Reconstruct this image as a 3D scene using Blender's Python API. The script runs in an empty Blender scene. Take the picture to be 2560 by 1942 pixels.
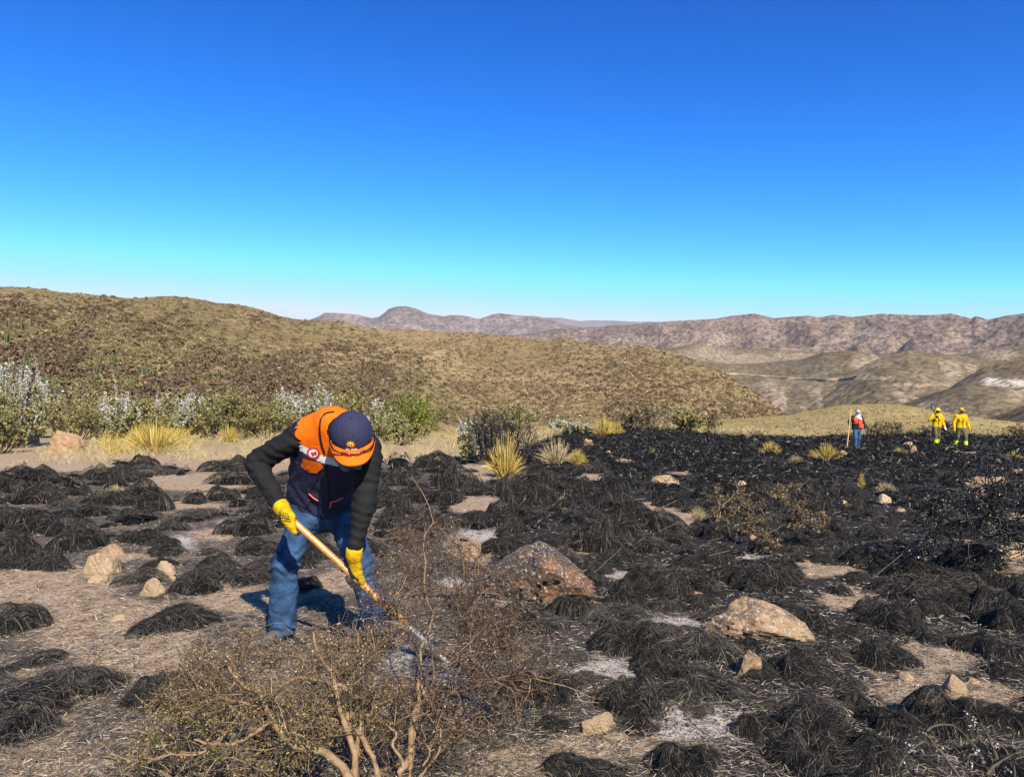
import bpy, math, random
import numpy as np
from mathutils import Vector, Matrix
from mathutils.bvhtree import BVHTree
rng = np.random.default_rng(7); random.seed(7)
SC = bpy.context.scene; COL = SC.collection
R = math.radians

# ------------------------------------------------------------------ camera, sky, sun, exposure
W0, H0, F = 2560.0, 1942.0, 1934.0           # photograph size and focal length in its pixels
HORIZON = 1030.0
PITCH = math.atan((HORIZON - H0/2)/F)          # the phone is tipped up a little
CZ = 1.5
cam_d = bpy.data.cameras.new('camera'); cam = bpy.data.objects.new('camera', cam_d); COL.objects.link(cam)
cam_d.sensor_width = 36; cam_d.sensor_fit = 'HORIZONTAL'; cam_d.lens = 36*F/W0
cam_d.clip_start = 0.05; cam_d.clip_end = 120000
cam.location = (0, 0, CZ); cam.rotation_euler = (math.pi/2 + PITCH, 0, 0)
SC.camera = cam
SUN_EL, SUN_AZ = R(37), R(20)                  # the sun stands behind the camera, a little to the right
wd = bpy.data.worlds.new('World'); SC.world = wd; wd.use_nodes = True
nt = wd.node_tree; nt.nodes.clear()
sky = nt.nodes.new('ShaderNodeTexSky'); sky.sky_type = 'NISHITA'; sky.sun_disc = False
sky.sun_elevation = SUN_EL; sky.sun_rotation = math.pi - SUN_AZ
sky.altitude = 3200; sky.air_density = 1.0; sky.dust_density = 0.35; sky.ozone_density = 3.2
# the phone's rendering of the clear sky: one curve per colour over the whole sky (deep blue above, pale at the horizon)
sep = nt.nodes.new('ShaderNodeSeparateColor'); comb = nt.nodes.new('ShaderNodeCombineColor')
EXPOSURE = 0.7
SKY = ((.0185, 3.55, .95), (.0720, 1.97, 1.03), (.159, 1.4, 1.12))          # scale, power, ceiling for red, green, blue
for k, (s_, p_, c_) in enumerate(SKY):
    po = nt.nodes.new('ShaderNodeMath'); po.operation = 'POWER'; po.inputs[1].default_value = p_
    mu = nt.nodes.new('ShaderNodeMath'); mu.operation = 'MULTIPLY'; mu.inputs[1].default_value = s_/.15/2**EXPOSURE
    mi_ = nt.nodes.new('ShaderNodeMath'); mi_.operation = 'SMOOTH_MIN'; mi_.inputs[1].default_value = c_/.15/2**EXPOSURE; mi_.inputs[2].default_value = .5*c_
    nt.links.new(sep.outputs[k], po.inputs[0]); nt.links.new(po.outputs[0], mu.inputs[0]); nt.links.new(mu.outputs[0], mi_.inputs[0]); nt.links.new(mi_.outputs[0], comb.inputs[k])
bg = nt.nodes.new('ShaderNodeBackground'); bg.inputs['Strength'].default_value = 0.15
ow = nt.nodes.new('ShaderNodeOutputWorld')
nt.links.new(sky.outputs[0], sep.inputs[0]); nt.links.new(comb.outputs[0], bg.inputs['Color']); nt.links.new(bg.outputs[0], ow.inputs['Surface'])
sd = bpy.data.lights.new('sun', 'SUN'); sd.energy = 5.0; sd.angle = R(0.53); sd.color = (1.0, 0.90, 0.74)
sun = bpy.data.objects.new('sun', sd); COL.objects.link(sun)
sv = Vector((math.sin(SUN_AZ)*math.cos(SUN_EL), -math.cos(SUN_AZ)*math.cos(SUN_EL), math.sin(SUN_EL)))
sun.rotation_euler = sv.to_track_quat('Z', 'Y').to_euler(); sun.location = (6, -8, 12)
SC.view_settings.view_transform = 'Standard'; SC.view_settings.look = 'None'
SC.view_settings.exposure = EXPOSURE; SC.view_settings.gamma = 1.0; SC.view_settings.use_curve_mapping = False
SC.render.engine = 'CYCLES'; SC.cycles.volume_bounces = 0; SC.cycles.max_bounces = 6
SC.cycles.volume_step_rate = 10; SC.cycles.use_denoising = True

# ------------------------------------------------------------------ geometry helpers
def ray(px, py):
    px = np.asarray(px, float); py = np.asarray(py, float)
    a = (px - W0/2)/F; b = (H0/2 - py)/F
    c, s = math.cos(PITCH), math.sin(PITCH)
    return np.stack([a, c - b*s, s + b*c], -1)             # y forward, z up
def at(px, py, D):                                          # the point of a pixel's ray at depth D metres
    d = ray(px, py); return np.array([0, 0, CZ]) + d*(np.asarray(D, float)/d[..., 1])[..., None]
def V(px, py, D): return at(px, py, D)
def proj(p):
    p = np.asarray(p, float); q = p - np.array([0, 0, CZ]); c, s = math.cos(PITCH), math.sin(PITCH)
    yy = q[..., 1]*c + q[..., 2]*s; zz = -q[..., 1]*s + q[..., 2]*c
    yy = np.maximum(yy, 1e-3)
    return W0/2 + F*q[..., 0]/yy, H0/2 - F*zz/yy

def hash3(ix, iy, iz):
    n = (ix*374761393 + iy*668265263 + iz*2147483647 + 1013904223) & 0xffffffff
    n = ((n ^ (n >> 13))*1274126177) & 0xffffffff
    n = ((n ^ (n >> 16))*2246822519) & 0xffffffff
    return ((n ^ (n >> 15)) & 0xffffff)/float(0xffffff)
def vnoise(x, y, z=0.0):
    x, y, z = np.broadcast_arrays(np.asarray(x, float), np.asarray(y, float), np.asarray(z, float))
    ix, iy, iz = [np.floor(v).astype(np.int64) for v in (x, y, z)]
    fx, fy, fz = x-ix, y-iy, z-iz
    fx, fy, fz = [f*f*f*(f*(f*6-15)+10) for f in (fx, fy, fz)]
    r = 0
    for dx in (0, 1):
        for dy in (0, 1):
            for dz in (0, 1):
                w = (fx if dx else 1-fx)*(fy if dy else 1-fy)*(fz if dz else 1-fz)
                r = r + w*hash3(ix+dx, iy+dy, iz+dz)
    return r*2-1
def fbm(x, y, z=0.0, o=4):
    r = 0; a = 0.5
    for i in range(o):
        r = r + a*vnoise(x*2**i + 17.3*i, y*2**i - 9.1*i, np.asarray(z)*2**i + 3.7*i); a *= 0.5
    return r
def ridged(x, y, o=5, z=0.0):
    r = 0; a = 0.5
    for i in range(o):
        n = 1-np.abs(vnoise(x*2**i + 31.7*i, y*2**i + 11.9*i, z)); r = r + a*n*n; a *= 0.5
    return r
def sstep(a, b, x):
    t = np.clip((x-a)/(b-a), 0, 1); return t*t*(3-2*t)

def mesh_of(name, verts, faces_list, smooth=False, mats=(), mat_idx=None):
    """verts (N,3); faces_list: arrays (M,3) or (M,4)"""
    me = bpy.data.meshes.new(name); verts = np.asarray(verts, np.float32).reshape(-1, 3)
    faces_list = [np.asarray(f, np.int32) for f in faces_list if len(f)]
    nf = sum(len(f) for f in faces_list); nl = sum(f.size for f in faces_list)
    me.vertices.add(len(verts)); me.vertices.foreach_set('co', verts.ravel())
    me.loops.add(nl); me.loops.foreach_set('vertex_index', np.concatenate([f.ravel() for f in faces_list]) if nf else np.zeros(0, np.int32))
    tot = np.concatenate([np.full(len(f), f.shape[1], np.int32) for f in faces_list])
    me.polygons.add(nf); me.polygons.foreach_set('loop_start', np.concatenate([[0], np.cumsum(tot)[:-1]]).astype(np.int32))
    me.polygons.foreach_set('loop_total', tot)
    me.polygons.foreach_set('use_smooth', np.full(nf, bool(smooth)))
    for m in mats: me.materials.append(m)
    if mat_idx is not None: me.polygons.foreach_set('material_index', np.asarray(mat_idx, np.int32))
    me.update(calc_edges=True); me.validate()
    return me
def link(name, me, parent=None, label=None, cat=None, group=None, kind=None, loc=None, rot=None, scale=None):
    o = bpy.data.objects.new(name, me); COL.objects.link(o)
    if parent is not None: o.parent = parent
    if loc is not None: o.location = loc
    if rot is not None: o.rotation_euler = rot
    if scale is not None: o.scale = scale
    for k, v in (('label', label), ('category', cat), ('group', group), ('kind', kind)):
        if v: o[k] = v
    return o
class Geo:                                                   # gathers pieces of one mesh
    def __init__(s): s.v = []; s.q = []; s.t = []; s.qm = []; s.tm = []; s.n = 0
    def add(s, v, f, m=0):
        v = np.asarray(v, float).reshape(-1, 3); f = np.asarray(f, np.int64)
        if f.shape[1] == 4: s.q.append(f+s.n); s.qm.append(np.full(len(f), m))
        else: s.t.append(f+s.n); s.tm.append(np.full(len(f), m))
        s.v.append(v); s.n += len(v)
    def mesh(s, name, mats, smooth=False):
        fl = []; mi = []
        if s.q: fl.append(np.concatenate(s.q)); mi.append(np.concatenate(s.qm))
        if s.t: fl.append(np.concatenate(s.t)); mi.append(np.concatenate(s.tm))
        return mesh_of(name, np.concatenate(s.v), fl, smooth, mats, np.concatenate(mi))
def norm(v): return v/np.maximum(np.linalg.norm(v, axis=-1, keepdims=True), 1e-9)

def ribbons(pts, width):
    """pts (N,K,3) centre lines, width (N,) or (N,K): thin blades, pointed at the end"""
    N, K, _ = pts.shape
    tan = np.gradient(pts, axis=1)
    side = norm(np.cross(tan, norm(rng.normal(size=(N, 1, 3)) + np.array([0, 0, .3]))))
    w = np.broadcast_to(np.broadcast_to(np.asarray(width, float), (N,))[:, None], (N, K))*np.linspace(1, .25, K)[None]
    a = pts + side*w[..., None]*.5; b = pts - side*w[..., None]*.5
    v = np.stack([a, b], 2).reshape(-1, 3)
    i = (np.arange(N)[:, None]*K + np.arange(K-1)[None])*2
    f = np.stack([i, i+1, i+3, i+2], -1).reshape(-1, 4)
    return v, f
def tubes(pts, rad, sides=3):
    """pts (N,K,3), rad (N,K)"""
    N, K, _ = pts.shape
    tan = norm(np.gradient(pts, axis=1))
    ref = np.where(np.abs(tan[..., 2:3]) < .9, np.array([0, 0, 1.]), np.array([1., 0, 0]))
    e1 = norm(np.cross(tan, ref)); e2 = np.cross(tan, e1)
    an = np.arange(sides)*2*math.pi/sides
    ring = e1[:, :, None]*np.cos(an)[None, None, :, None] + e2[:, :, None]*np.sin(an)[None, None, :, None]
    v = (pts[:, :, None] + ring*rad[:, :, None, None]).reshape(-1, 3)
    base = (np.arange(N)[:, None, None]*K + np.arange(K-1)[None, :, None])*sides
    j = np.arange(sides)[None, None]; j2 = (j+1) % sides
    f = np.stack([base+j, base+j2, base+sides+j2, base+sides+j], -1).reshape(-1, 4)
    return v, f
def resample(poly, K):
    poly = np.asarray(poly, float); s = np.concatenate([[0], np.cumsum(np.linalg.norm(np.diff(poly[:, :3], axis=0), axis=1))])
    t = np.linspace(0, s[-1], K)
    # Catmull-Rom through the traced points, then even spacing
    n = len(poly); fine = []
    P = np.vstack([2*poly[0]-poly[1], poly, 2*poly[-1]-poly[-2]])
    for i in range(n-1):
        p0, p1, p2, p3 = P[i:i+4]
        for u in np.linspace(0, 1, 8, endpoint=(i == n-2)):
            fine.append(.5*((2*p1)+(-p0+p2)*u+(2*p0-5*p1+4*p2-p3)*u*u+(-p0+3*p1-3*p2+p3)*u**3))
    fine = np.array(fine); s = np.concatenate([[0], np.cumsum(np.linalg.norm(np.diff(fine, axis=0), axis=1))])
    t = np.linspace(0, s[-1], K)
    return np.stack([np.interp(t, s, fine[:, k]) for k in range(3)], -1)
def sprout(par, prad, n, length, spread=.9, bias=(0, 0, .1), curl=.35, K=5, tmin=.25, r0=None, taper=.45):
    """n child twigs on random places of the parent twigs par (N,K,3): returns points and radii"""
    N, KP, _ = par.shape
    L = np.linalg.norm(np.diff(par, axis=1), axis=2).sum(1)
    i = rng.choice(N, n, p=L/L.sum()); t = tmin + (1-tmin)*rng.random(n)
    x = t*(KP-1); k = np.minimum(x.astype(int), KP-2); u = (x-k)[:, None]
    p = par[i, k]*(1-u) + par[i, k+1]*u
    tan = norm(par[i, k+1]-par[i, k])
    d = norm(tan*.7 + spread*norm(rng.normal(size=(n, 3))) + np.array(bias))
    ln = length[0] + (length[1]-length[0])*rng.random(n)
    pts = [p]; c = d
    for s in range(K-1):
        c = norm(c + curl*rng.normal(size=(n, 3)) + np.array(bias)*.25)
        pts.append(pts[-1] + c*(ln/(K-1))[:, None])
    pts = np.stack(pts, 1)
    r = prad[i, k]*.62 if r0 is None else np.full(n, r0)
    rad = r[:, None]*np.linspace(1, taper, K)[None]
    return pts, rad
def buds(pts, n, size, stretch=1.5):
    """small pointed buds / leaves on twigs: flat diamonds of two triangles, folded"""
    N, K, _ = pts.shape; i = rng.integers(0, N, n); k = rng.integers(1, K, n)
    c = pts[i, k] + rng.normal(size=(n, 3))*np.mean(size)*.5
    a = norm(rng.normal(size=(n, 3))); b = norm(np.cross(a, rng.normal(size=(n, 3)))); nn = np.cross(a, b)
    s = (size[0] + (size[1]-size[0])*rng.random(n))[:, None]
    v = np.stack([c-a*s*stretch*.5, c+b*s*.5+nn*s*.15, c+a*s*stretch*.5, c-b*s*.5+nn*s*.15], 1).reshape(-1, 3)
    f = np.arange(n*4).reshape(n, 4)
    return v, f

# ------------------------------------------------------------------ materials
def new_mat(name):
    m = bpy.data.materials.new(name); m.use_nodes = True
    n = m.node_tree.nodes; l = m.node_tree.links
    return m, n, l, n['Principled BSDF']
def ramp(n, stops, interp='LINEAR'):
    r = n.new('ShaderNodeValToRGB'); e = r.color_ramp.elements; r.color_ramp.interpolation = interp
    while len(e) < len(stops): e.new(0.5)
    for x, (p, c) in zip(e, stops): x.position = p; x.color = (*c, 1)
    return r
def tex(n, l, scale, detail=4, rough=.6, coord='Object', dist=0):
    tc = n.new('ShaderNodeTexCoord'); t = n.new('ShaderNodeTexNoise')
    t.inputs['Scale'].default_value = scale; t.inputs['Detail'].default_value = detail; t.inputs['Roughness'].default_value = rough
    t.inputs['Distortion'].default_value = dist
    l.new(tc.outputs[coord], t.inputs['Vector']); return t
def mixc(n, l, fac, a, b, mode='MIX'):
    m = n.new('ShaderNodeMix'); m.data_type = 'RGBA'; m.blend_type = mode
    for s, v in ((m.inputs[0], fac), (m.inputs[6], a), (m.inputs[7], b)):
        if hasattr(v, 'is_output') or hasattr(v, 'links'): l.new(v, s)
        elif isinstance(v, (int, float)): s.default_value = v
        else: s.default_value = (*v, 1)
    return m.outputs[2]
def bump(n, l, b, height, strength, dist):
    bp = n.new('ShaderNodeBump'); bp.inputs['Strength'].default_value = strength; bp.inputs['Distance'].default_value = dist
    l.new(height, bp.inputs['Height']); l.new(bp.outputs[0], b.inputs['Normal'])
def island_mat(name, stops, rough=.6, spec=.3, noise=None):
    m, n, l, b = new_mat(name); g = n.new('ShaderNodeNewGeometry'); r = ramp(n, stops)
    l.new(g.outputs['Random Per Island'], r.inputs[0]); l.new(r.outputs[0], b.inputs['Base Color'])
    b.inputs['Roughness'].default_value = rough; b.inputs['Specular IOR Level'].default_value = spec
    return m
def noise_mat(name, c1, c2, scale=8, rough=.8, bstr=.3, bdist=.01, spec=.3, bscale=None, c3=None):
    m, n, l, b = new_mat(name); t = tex(n, l, scale, 6)
    st = [(.3, c1), (.7, c2)] if c3 is None else [(.25, c1), (.5, c2), (.75, c3)]
    r = ramp(n, st); l.new(t.outputs[0], r.inputs[0]); l.new(r.outputs[0], b.inputs['Base Color'])
    b.inputs['Roughness'].default_value = rough; b.inputs['Specular IOR Level'].default_value = spec
    if bstr:
        t2 = tex(n, l, bscale or scale*4, 5); bump(n, l, b, t2.outputs[0], bstr, bdist)
    return m

# ------------------------------------------------------------------ the ground's height
def gz(x, y):
    x = np.asarray(x, float); y = np.asarray(y, float)
    r = np.sqrt(x*x+y*y)
    z = -0.0075*np.clip(r-5, 0, 75)
    left = sstep(0.02, .55, -x/np.maximum(y, 1)) * sstep(-1, 6, y)
    z = z + left*0.012*np.clip(r-9, 0, 50)
    z = z + .36*np.exp(-((x/np.maximum(y, 1)-.17)/.10)**2)*sstep(25, 65, r)*sstep(0, 5, y)*sstep(150, 90, r)
    z = z + 0.05*fbm(x*.35, y*.35)*sstep(1, 4, r)*np.clip(r/12, .5, 2.5)
    z = z - 0.03*np.clip(r-82, 0, 250)*(1+.2*fbm(x*.02, y*.02)) - 0.035*np.clip(r-332, 0, 1600)
    return z
STEPS = np.concatenate([[.8], 10.0*1.035**np.arange(100)])        # first crossing along the ray
def ground_hits(px, py):
    d = ray(np.asarray(px, float), np.asarray(py, float)); n = len(d); lo = np.full(n, .8); hi = np.full(n, 300.0); found = np.zeros(n, bool)
    if np.min(py) > 1125: hi[:] = 90.0                        # close ground: plain bisection is safe
    else:
        q = d[:, None]*STEPS[None, :, None]; below = q[..., 2]+CZ <= gz(q[..., 0], q[..., 1]); k = np.where(below.any(1), below.argmax(1), len(STEPS)-1)
        lo = STEPS[np.maximum(k-1, 0)]; hi = STEPS[k]
    for i in range(20):
        m = (lo+hi)/2; p = np.array([0, 0, CZ]) + d*m[:, None]; up = p[:, 2] > gz(p[:, 0], p[:, 1])
        lo = np.where(up, m, lo); hi = np.where(up, hi, m)
    return np.array([0, 0, CZ]) + d*hi[:, None]
def ground_hit(px, py): return ground_hits([px], [py])[0]
def inpoly(px, py, poly):
    px = np.asarray(px, float); py = np.asarray(py, float); ins = np.zeros(px.shape, bool); n = len(poly)
    for i in range(n):
        x1, y1 = poly[i]; x2, y2 = poly[(i+1) % n]
        c = ((y1 > py) != (y2 > py)) & (px < (x2-x1)*(py-y1)/((y2-y1) or 1e-9) + x1); ins ^= c
    return ins
# ------------------------------------------------------------------ ground sheet
BURN_EDGE = [(-900, 1190), (0, 1185), (200, 1172), (300, 1152), (480, 1168), (560, 1160), (680, 1165), (950, 1152), (1130, 1150), (1320, 1120), (1420, 1077),
             (1560, 1070), (1700, 1074), (1780, 1084), (1860, 1089), (2000, 1091), (2130, 1088), (2330, 1083), (2560, 1092), (3500, 1095)]
def burn_edge(px): return np.interp(px, [p[0] for p in BURN_EDGE], [p[1] for p in BURN_EDGE])
# bare soil seen between the tussocks: (px, py, half width, half height) in the photograph
BARE = [(300, 1575, 190, 75), (110, 1480, 200, 62), (330, 1640, 110, 62), (140, 1150, 170, 26), (600, 1165, 130, 24), (480, 1205, 150, 20), (430, 1262, 120, 10),
        (60, 1905, 200, 45), (1560, 1868, 260, 34), (1330, 1900, 170, 40), (1195, 1262, 75, 26), (1410, 1258, 38, 11), (1200, 1178, 60, 24), (1310, 1192, 60, 14), (1478, 1192, 34, 12),
        (1640, 1268, 52, 18), (1700, 1298, 55, 30), (2060, 1425, 85, 24), (2115, 1495, 70, 34), (2201, 1346, 30, 7), (2345, 1630, 105, 62), (2290, 1725, 130, 55),
        (2460, 1735, 110, 34), (2350, 1440, 26, 14), (2530, 1408, 70, 26), (2350, 1161, 36, 5), (2500, 1205, 40, 10), (1190, 1372, 70, 34), (1445, 1370, 55, 24), (820, 1455, 70, 30),
        (620, 1500, 120, 30), (560, 1330, 90, 16), (330, 1395, 60, 12), (560, 1240, 50, 10), (2040, 1140, 26, 6), (1870, 1190, 20, 5), (1700, 1180, 40, 6), (1560, 1150, 30, 5), (2420, 1130, 40, 4), (2500, 1325, 48, 20), (2535, 1288, 40, 14), (2450, 1208, 48, 13), (2548, 1362, 40, 18), (2410, 1345, 26, 8)]
ASH = [(990, 1642, 62, 48), (925, 1692, 34, 14), (1135, 1456, 46, 20), (1262, 1497, 55, 26), (1200, 1335, 60, 20), (1755, 1790, 130, 30), (1820, 1825, 70, 40), (465, 1357, 48, 18), (556, 1305, 22, 12),
       (1530, 1680, 120, 46), (1690, 1557, 70, 18), (1690, 1830, 70, 30), (1300, 1370, 40, 12), (380, 1180, 50, 14), (1230, 1345, 40, 14), (1560, 1440, 50, 12), (1880, 1395, 50, 9), (1640, 1420, 60, 10), (1110, 1690, 80, 40)]
def patch(px, py, L, soft=.5):
    r = np.zeros(np.shape(px))
    for cx, cy, a, b in L:
        d = np.sqrt(((px-cx)/a)**2 + ((py-cy)/b)**2); r = np.maximum(r, 1-sstep(1-soft, 1+soft*.6, d))
    return r
def make_ground():
    an = np.concatenate([np.linspace(-43, 43, 280), np.linspace(44, 316, 50)[1:-1]])*math.pi/180
    rr = [0.25]
    while rr[-1] < 84: rr.append(rr[-1]*1.021 + .002)
    while rr[-1] < 60000: rr.append(rr[-1]*1.12)
    rr = np.array(rr); A, B = np.meshgrid(an, rr, indexing='ij')
    X = np.sin(A)*B; Y = np.cos(A)*B; Z = gz(X, Y)
    Z = Z + .018*fbm(X*4, Y*4)*(B < 84)
    vs = np.stack([X, Y, Z], -1); na, nr = A.shape
    i = np.arange(na)[:, None]; j = np.arange(nr-1)[None]; i2 = (i+1) % na
    f = np.stack([i*nr+j, i2*nr+j, i2*nr+j+1, i*nr+j+1], -1).reshape(-1, 4)[:, ::-1]
    px, py = proj(vs); front = (Y > .3)
    wob = 14*fbm(px*.02, py*.05)*np.clip((py-1030)/200, .05, 2)
    burn = np.where(front, sstep(-4, 10, py - burn_edge(px) + wob*.3), 1)
    burn = burn*(1-.40*sstep(1330, 980, px+wob*6))*(1-.16*sstep(1500, 1600, py)*sstep(1900, 1700, px+wob*4))
    bare = np.where(front, patch(px+wob*2, py+wob*.6, BARE), 0); ash = np.where(front, patch(px+wob*1.5, py+wob*.5, ASH, .8), 0)
    gold = sstep(26, 60, B)*np.where(front, 1-burn, 1)
    me = mesh_of('ground', vs.reshape(-1, 3), [f], True, [MAT['ground']])
    for nm, a in (('burn', burn), ('bare', bare), ('ash', ash), ('gold', gold)):
        at_ = me.attributes.new(nm, 'FLOAT', 'POINT'); at_.data.foreach_set('value', a.astype(np.float32).ravel())
    link('ground', me, kind='structure', label='tan soil burned black with white ash patches and litter')

MAT = {}
def ground_mat():
    m, n, l, b = new_mat('burned_soil')
    def attr(nm):
        a = n.new('ShaderNodeAttribute'); a.attribute_name = nm; return a.outputs['Fac']
    def math_(op, x, y, clamp=False):
        k = n.new('ShaderNodeMath'); k.operation = op; k.use_clamp = clamp
        for s, v in zip(k.inputs, (x, y)):
            if isinstance(v, (int, float)): s.default_value = v
            else: l.new(v, s)
        return k.outputs[0]
    t1 = tex(n, l, 1.3, 6, .65); t2 = tex(n, l, 9, 6, .7); t3 = tex(n, l, 70, 3, .7); t4 = tex(n, l, 160, 2, .6)
    soil = ramp(n, [(.3, (.25, .178, .112)), (.5, (.40, .295, .195)), (.72, (.52, .41, .295))]); l.new(t2.outputs[0], soil.inputs[0])
    speck = ramp(n, [(.30, (.10, .09, .08)), (.43, (.66, .64, .60)), (.54, (1.05, 1.03, 1)), (.66, (1.6, 1.56, 1.48))]); l.new(t3.outputs[0], speck.inputs[0])
    soil2 = mixc(n, l, .85, soil.outputs[0], speck.outputs[0], 'MULTIPLY')
    ch = ramp(n, [(.28, (.016, .014, .013)), (.46, (.055, .046, .038)), (.60, (.12, .102, .084)), (.70, (.30, .265, .225))]); l.new(t3.outputs[0], ch.inputs[0])
    chd = ramp(n, [(.3, (.010, .0095, .009)), (.55, (.026, .023, .021)), (.72, (.09, .078, .066))]); l.new(t3.outputs[0], chd.inputs[0])
    ch = mixc(n, l, math_('MULTIPLY', math_('SUBTRACT', attr('burn'), .80), 5.0, True), ch.outputs[0], chd.outputs[0])
    # how much of the soil is charred: burned field, less on the bare patches, broken up by noise
    k = math_('ADD', math_('MULTIPLY', attr('burn'), 1.25), math_('MULTIPLY', math_('SUBTRACT', t2.outputs[0], .5), 2.2))
    k = math_('ADD', k, math_('MULTIPLY', math_('SUBTRACT', t1.outputs[0], .5), 1.2))
    k = math_('SUBTRACT', k, math_('MULTIPLY', attr('bare'), 1.35))
    k = math_('MULTIPLY', math_('SUBTRACT', k, .22), 1.7, True)
    c = mixc(n, l, k, soil2, ch)
    gold = ramp(n, [(.3, (.20, .155, .06)), (.5, (.36, .27, .10)), (.7, (.46, .36, .15))]); t5 = tex(n, l, .35, 8, .7); l.new(t5.outputs[0], gold.inputs[0])
    c = mixc(n, l, attr('gold'), c, gold.outputs[0])
    aa = math_('ADD', attr('ash'), math_('MULTIPLY', math_('SUBTRACT', t3.outputs[0], .52), 4.0)); aa = math_('ADD', aa, math_('MULTIPLY', math_('SUBTRACT', t2.outputs[0], .5), 2.6))
    aa = math_('MULTIPLY', math_('MULTIPLY', math_('SUBTRACT', aa, .28), 1.9, True), math_('MULTIPLY', attr('ash'), 1.6, True), True)
    ashc = ramp(n, [(.35, (.27, .235, .195)), (.6, (.62, .545, .455))]); l.new(t4.outputs[0], ashc.inputs[0])
    c = mixc(n, l, aa, c, ashc.outputs[0])
    l.new(c, b.inputs['Base Color']); b.inputs['Roughness'].default_value = .95; b.inputs['Specular IOR Level'].default_value = .15
    bump(n, l, b, t3.outputs[0], .8, .012)
    return m
MAT['ground'] = ground_mat()
make_ground()

# ------------------------------------------------------------------ hills and mountains
RIDGES = {}
def ridge(name, crest, dist, base_r, base_z, mat, label, amp, nscale, pw=-1.15, cols=520, rows=100, margin=260, back=.5, stretch=2.2, oct=5, rough=0., attrs=None, ext=None):
    """a hill whose crest is traced in the photograph; dist = crest distance along the trace; the front runs down to base_r / base_z, the back falls away behind"""
    cx = np.array([p[0] for p in crest], float); cy = np.array([p[1] for p in crest], float)
    px = np.linspace(cx[0]-(margin if ext is None or ext[0] else 0), cx[-1]+(margin if ext is None or ext[1] else 0), cols)
    py = np.interp(px, cx, cy)
    # beyond the traced part the ridge goes on at its last slope, sinking slowly
    slL = (cy[1]-cy[0])/(cx[1]-cx[0]); slR = (cy[-1]-cy[-2])/(cx[-1]-cx[-2])
    py = np.where(px < cx[0], cy[0]+np.minimum(np.abs(slL), .3)*np.abs(px-cx[0])*.5, py); py = np.where(px > cx[-1], cy[-1]+np.minimum(np.abs(slR), .3)*np.abs(px-cx[-1])*.5, py)
    py = py + 1.2*fbm(px*.05, px*0+amp, 0, 4)
    dx = np.array([d[0] for d in dist], float); rc = np.interp(px, dx, [d[1] for d in dist])
    rb = np.interp(px, [d[0] for d in base_r], [d[1] for d in base_r]) if not np.isscalar(base_r) else np.full(cols, base_r)
    d = ray(px, py); hd = np.hypot(d[:, 0], d[:, 1])
    zc = CZ + d[:, 2]/hd*rc; dirx, diry = d[:, 0]/hd, d[:, 1]/hd
    v = np.concatenate([np.linspace(0, 1, rows), 1+np.linspace(0, 1, rows//4)[1:]])
    Vv, C = np.meshgrid(v, np.arange(cols), indexing='ij')
    ker = np.hanning(max(9, cols//7)); ker /= ker.sum(); pad = len(ker)//2
    zs = np.convolve(np.pad(zc, pad, mode='edge'), ker, 'same')[pad:pad+cols]
    wv = np.clip(np.minimum(Vv, 1), 0, 1)**6
    RC, RB, ZC = rc[C], rb[C], zs[C]*(1-wv) + zc[C]*wv
    fr = np.minimum(Vv, 1); bk = np.maximum(Vv-1, 0)
    rr = RB + (RC-RB)*fr + RC*back*bk
    zb = base_z if np.isscalar(base_z) else np.interp(px, [q[0] for q in base_z], [q[1] for q in base_z])[C]
    prof = np.sin(fr*math.pi/2)**pw if pw > 0 else fr**(-pw)
    z = zb + (ZC-zb)*prof - (ZC-zb)*1.0*bk**1.3
    X = dirx[C]*rr; Y = diry[C]*rr
    win = np.sin(np.clip(fr, 0, 1)*math.pi)**.7
    n = ridged(X/nscale, Y/(nscale*stretch), oct) - .45
    n2 = fbm(X/(nscale*2.7), Y/(nscale*2.7), 3.3, 4)
    z = z + amp*win*(n*1.0 + n2*.9) + np.where(Vv > 1, amp*.3*n, 0)
    if rough: z = z + rough*win*fbm(X/(nscale*.16), Y/(nscale*.16), 7.7, 4)
    vs = np.stack([X, Y, z], -1).reshape(-1, 3); nr = len(v)
    i = np.arange(nr-1)[:, None]; j = np.arange(cols-1)[None]
    f = np.stack([i*cols+j, i*cols+j+1, (i+1)*cols+j+1, (i+1)*cols+j], -1).reshape(-1, 4)
    me = mesh_of(name, vs, [f], True, [mat])
    if attrs:
        ppx, ppy = proj(vs); wob = 6*fbm(ppx*.03, ppy*.06)
        for nm, L in attrs.items():
            a = me.attributes.new(nm, 'FLOAT', 'POINT'); a.data.foreach_set('value', patch(ppx+wob*2, ppy+wob, L, .5).astype(np.float32))
    link(name, me, kind='structure', label=label)
    RIDGES[name] = (vs, f)
    return me

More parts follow.
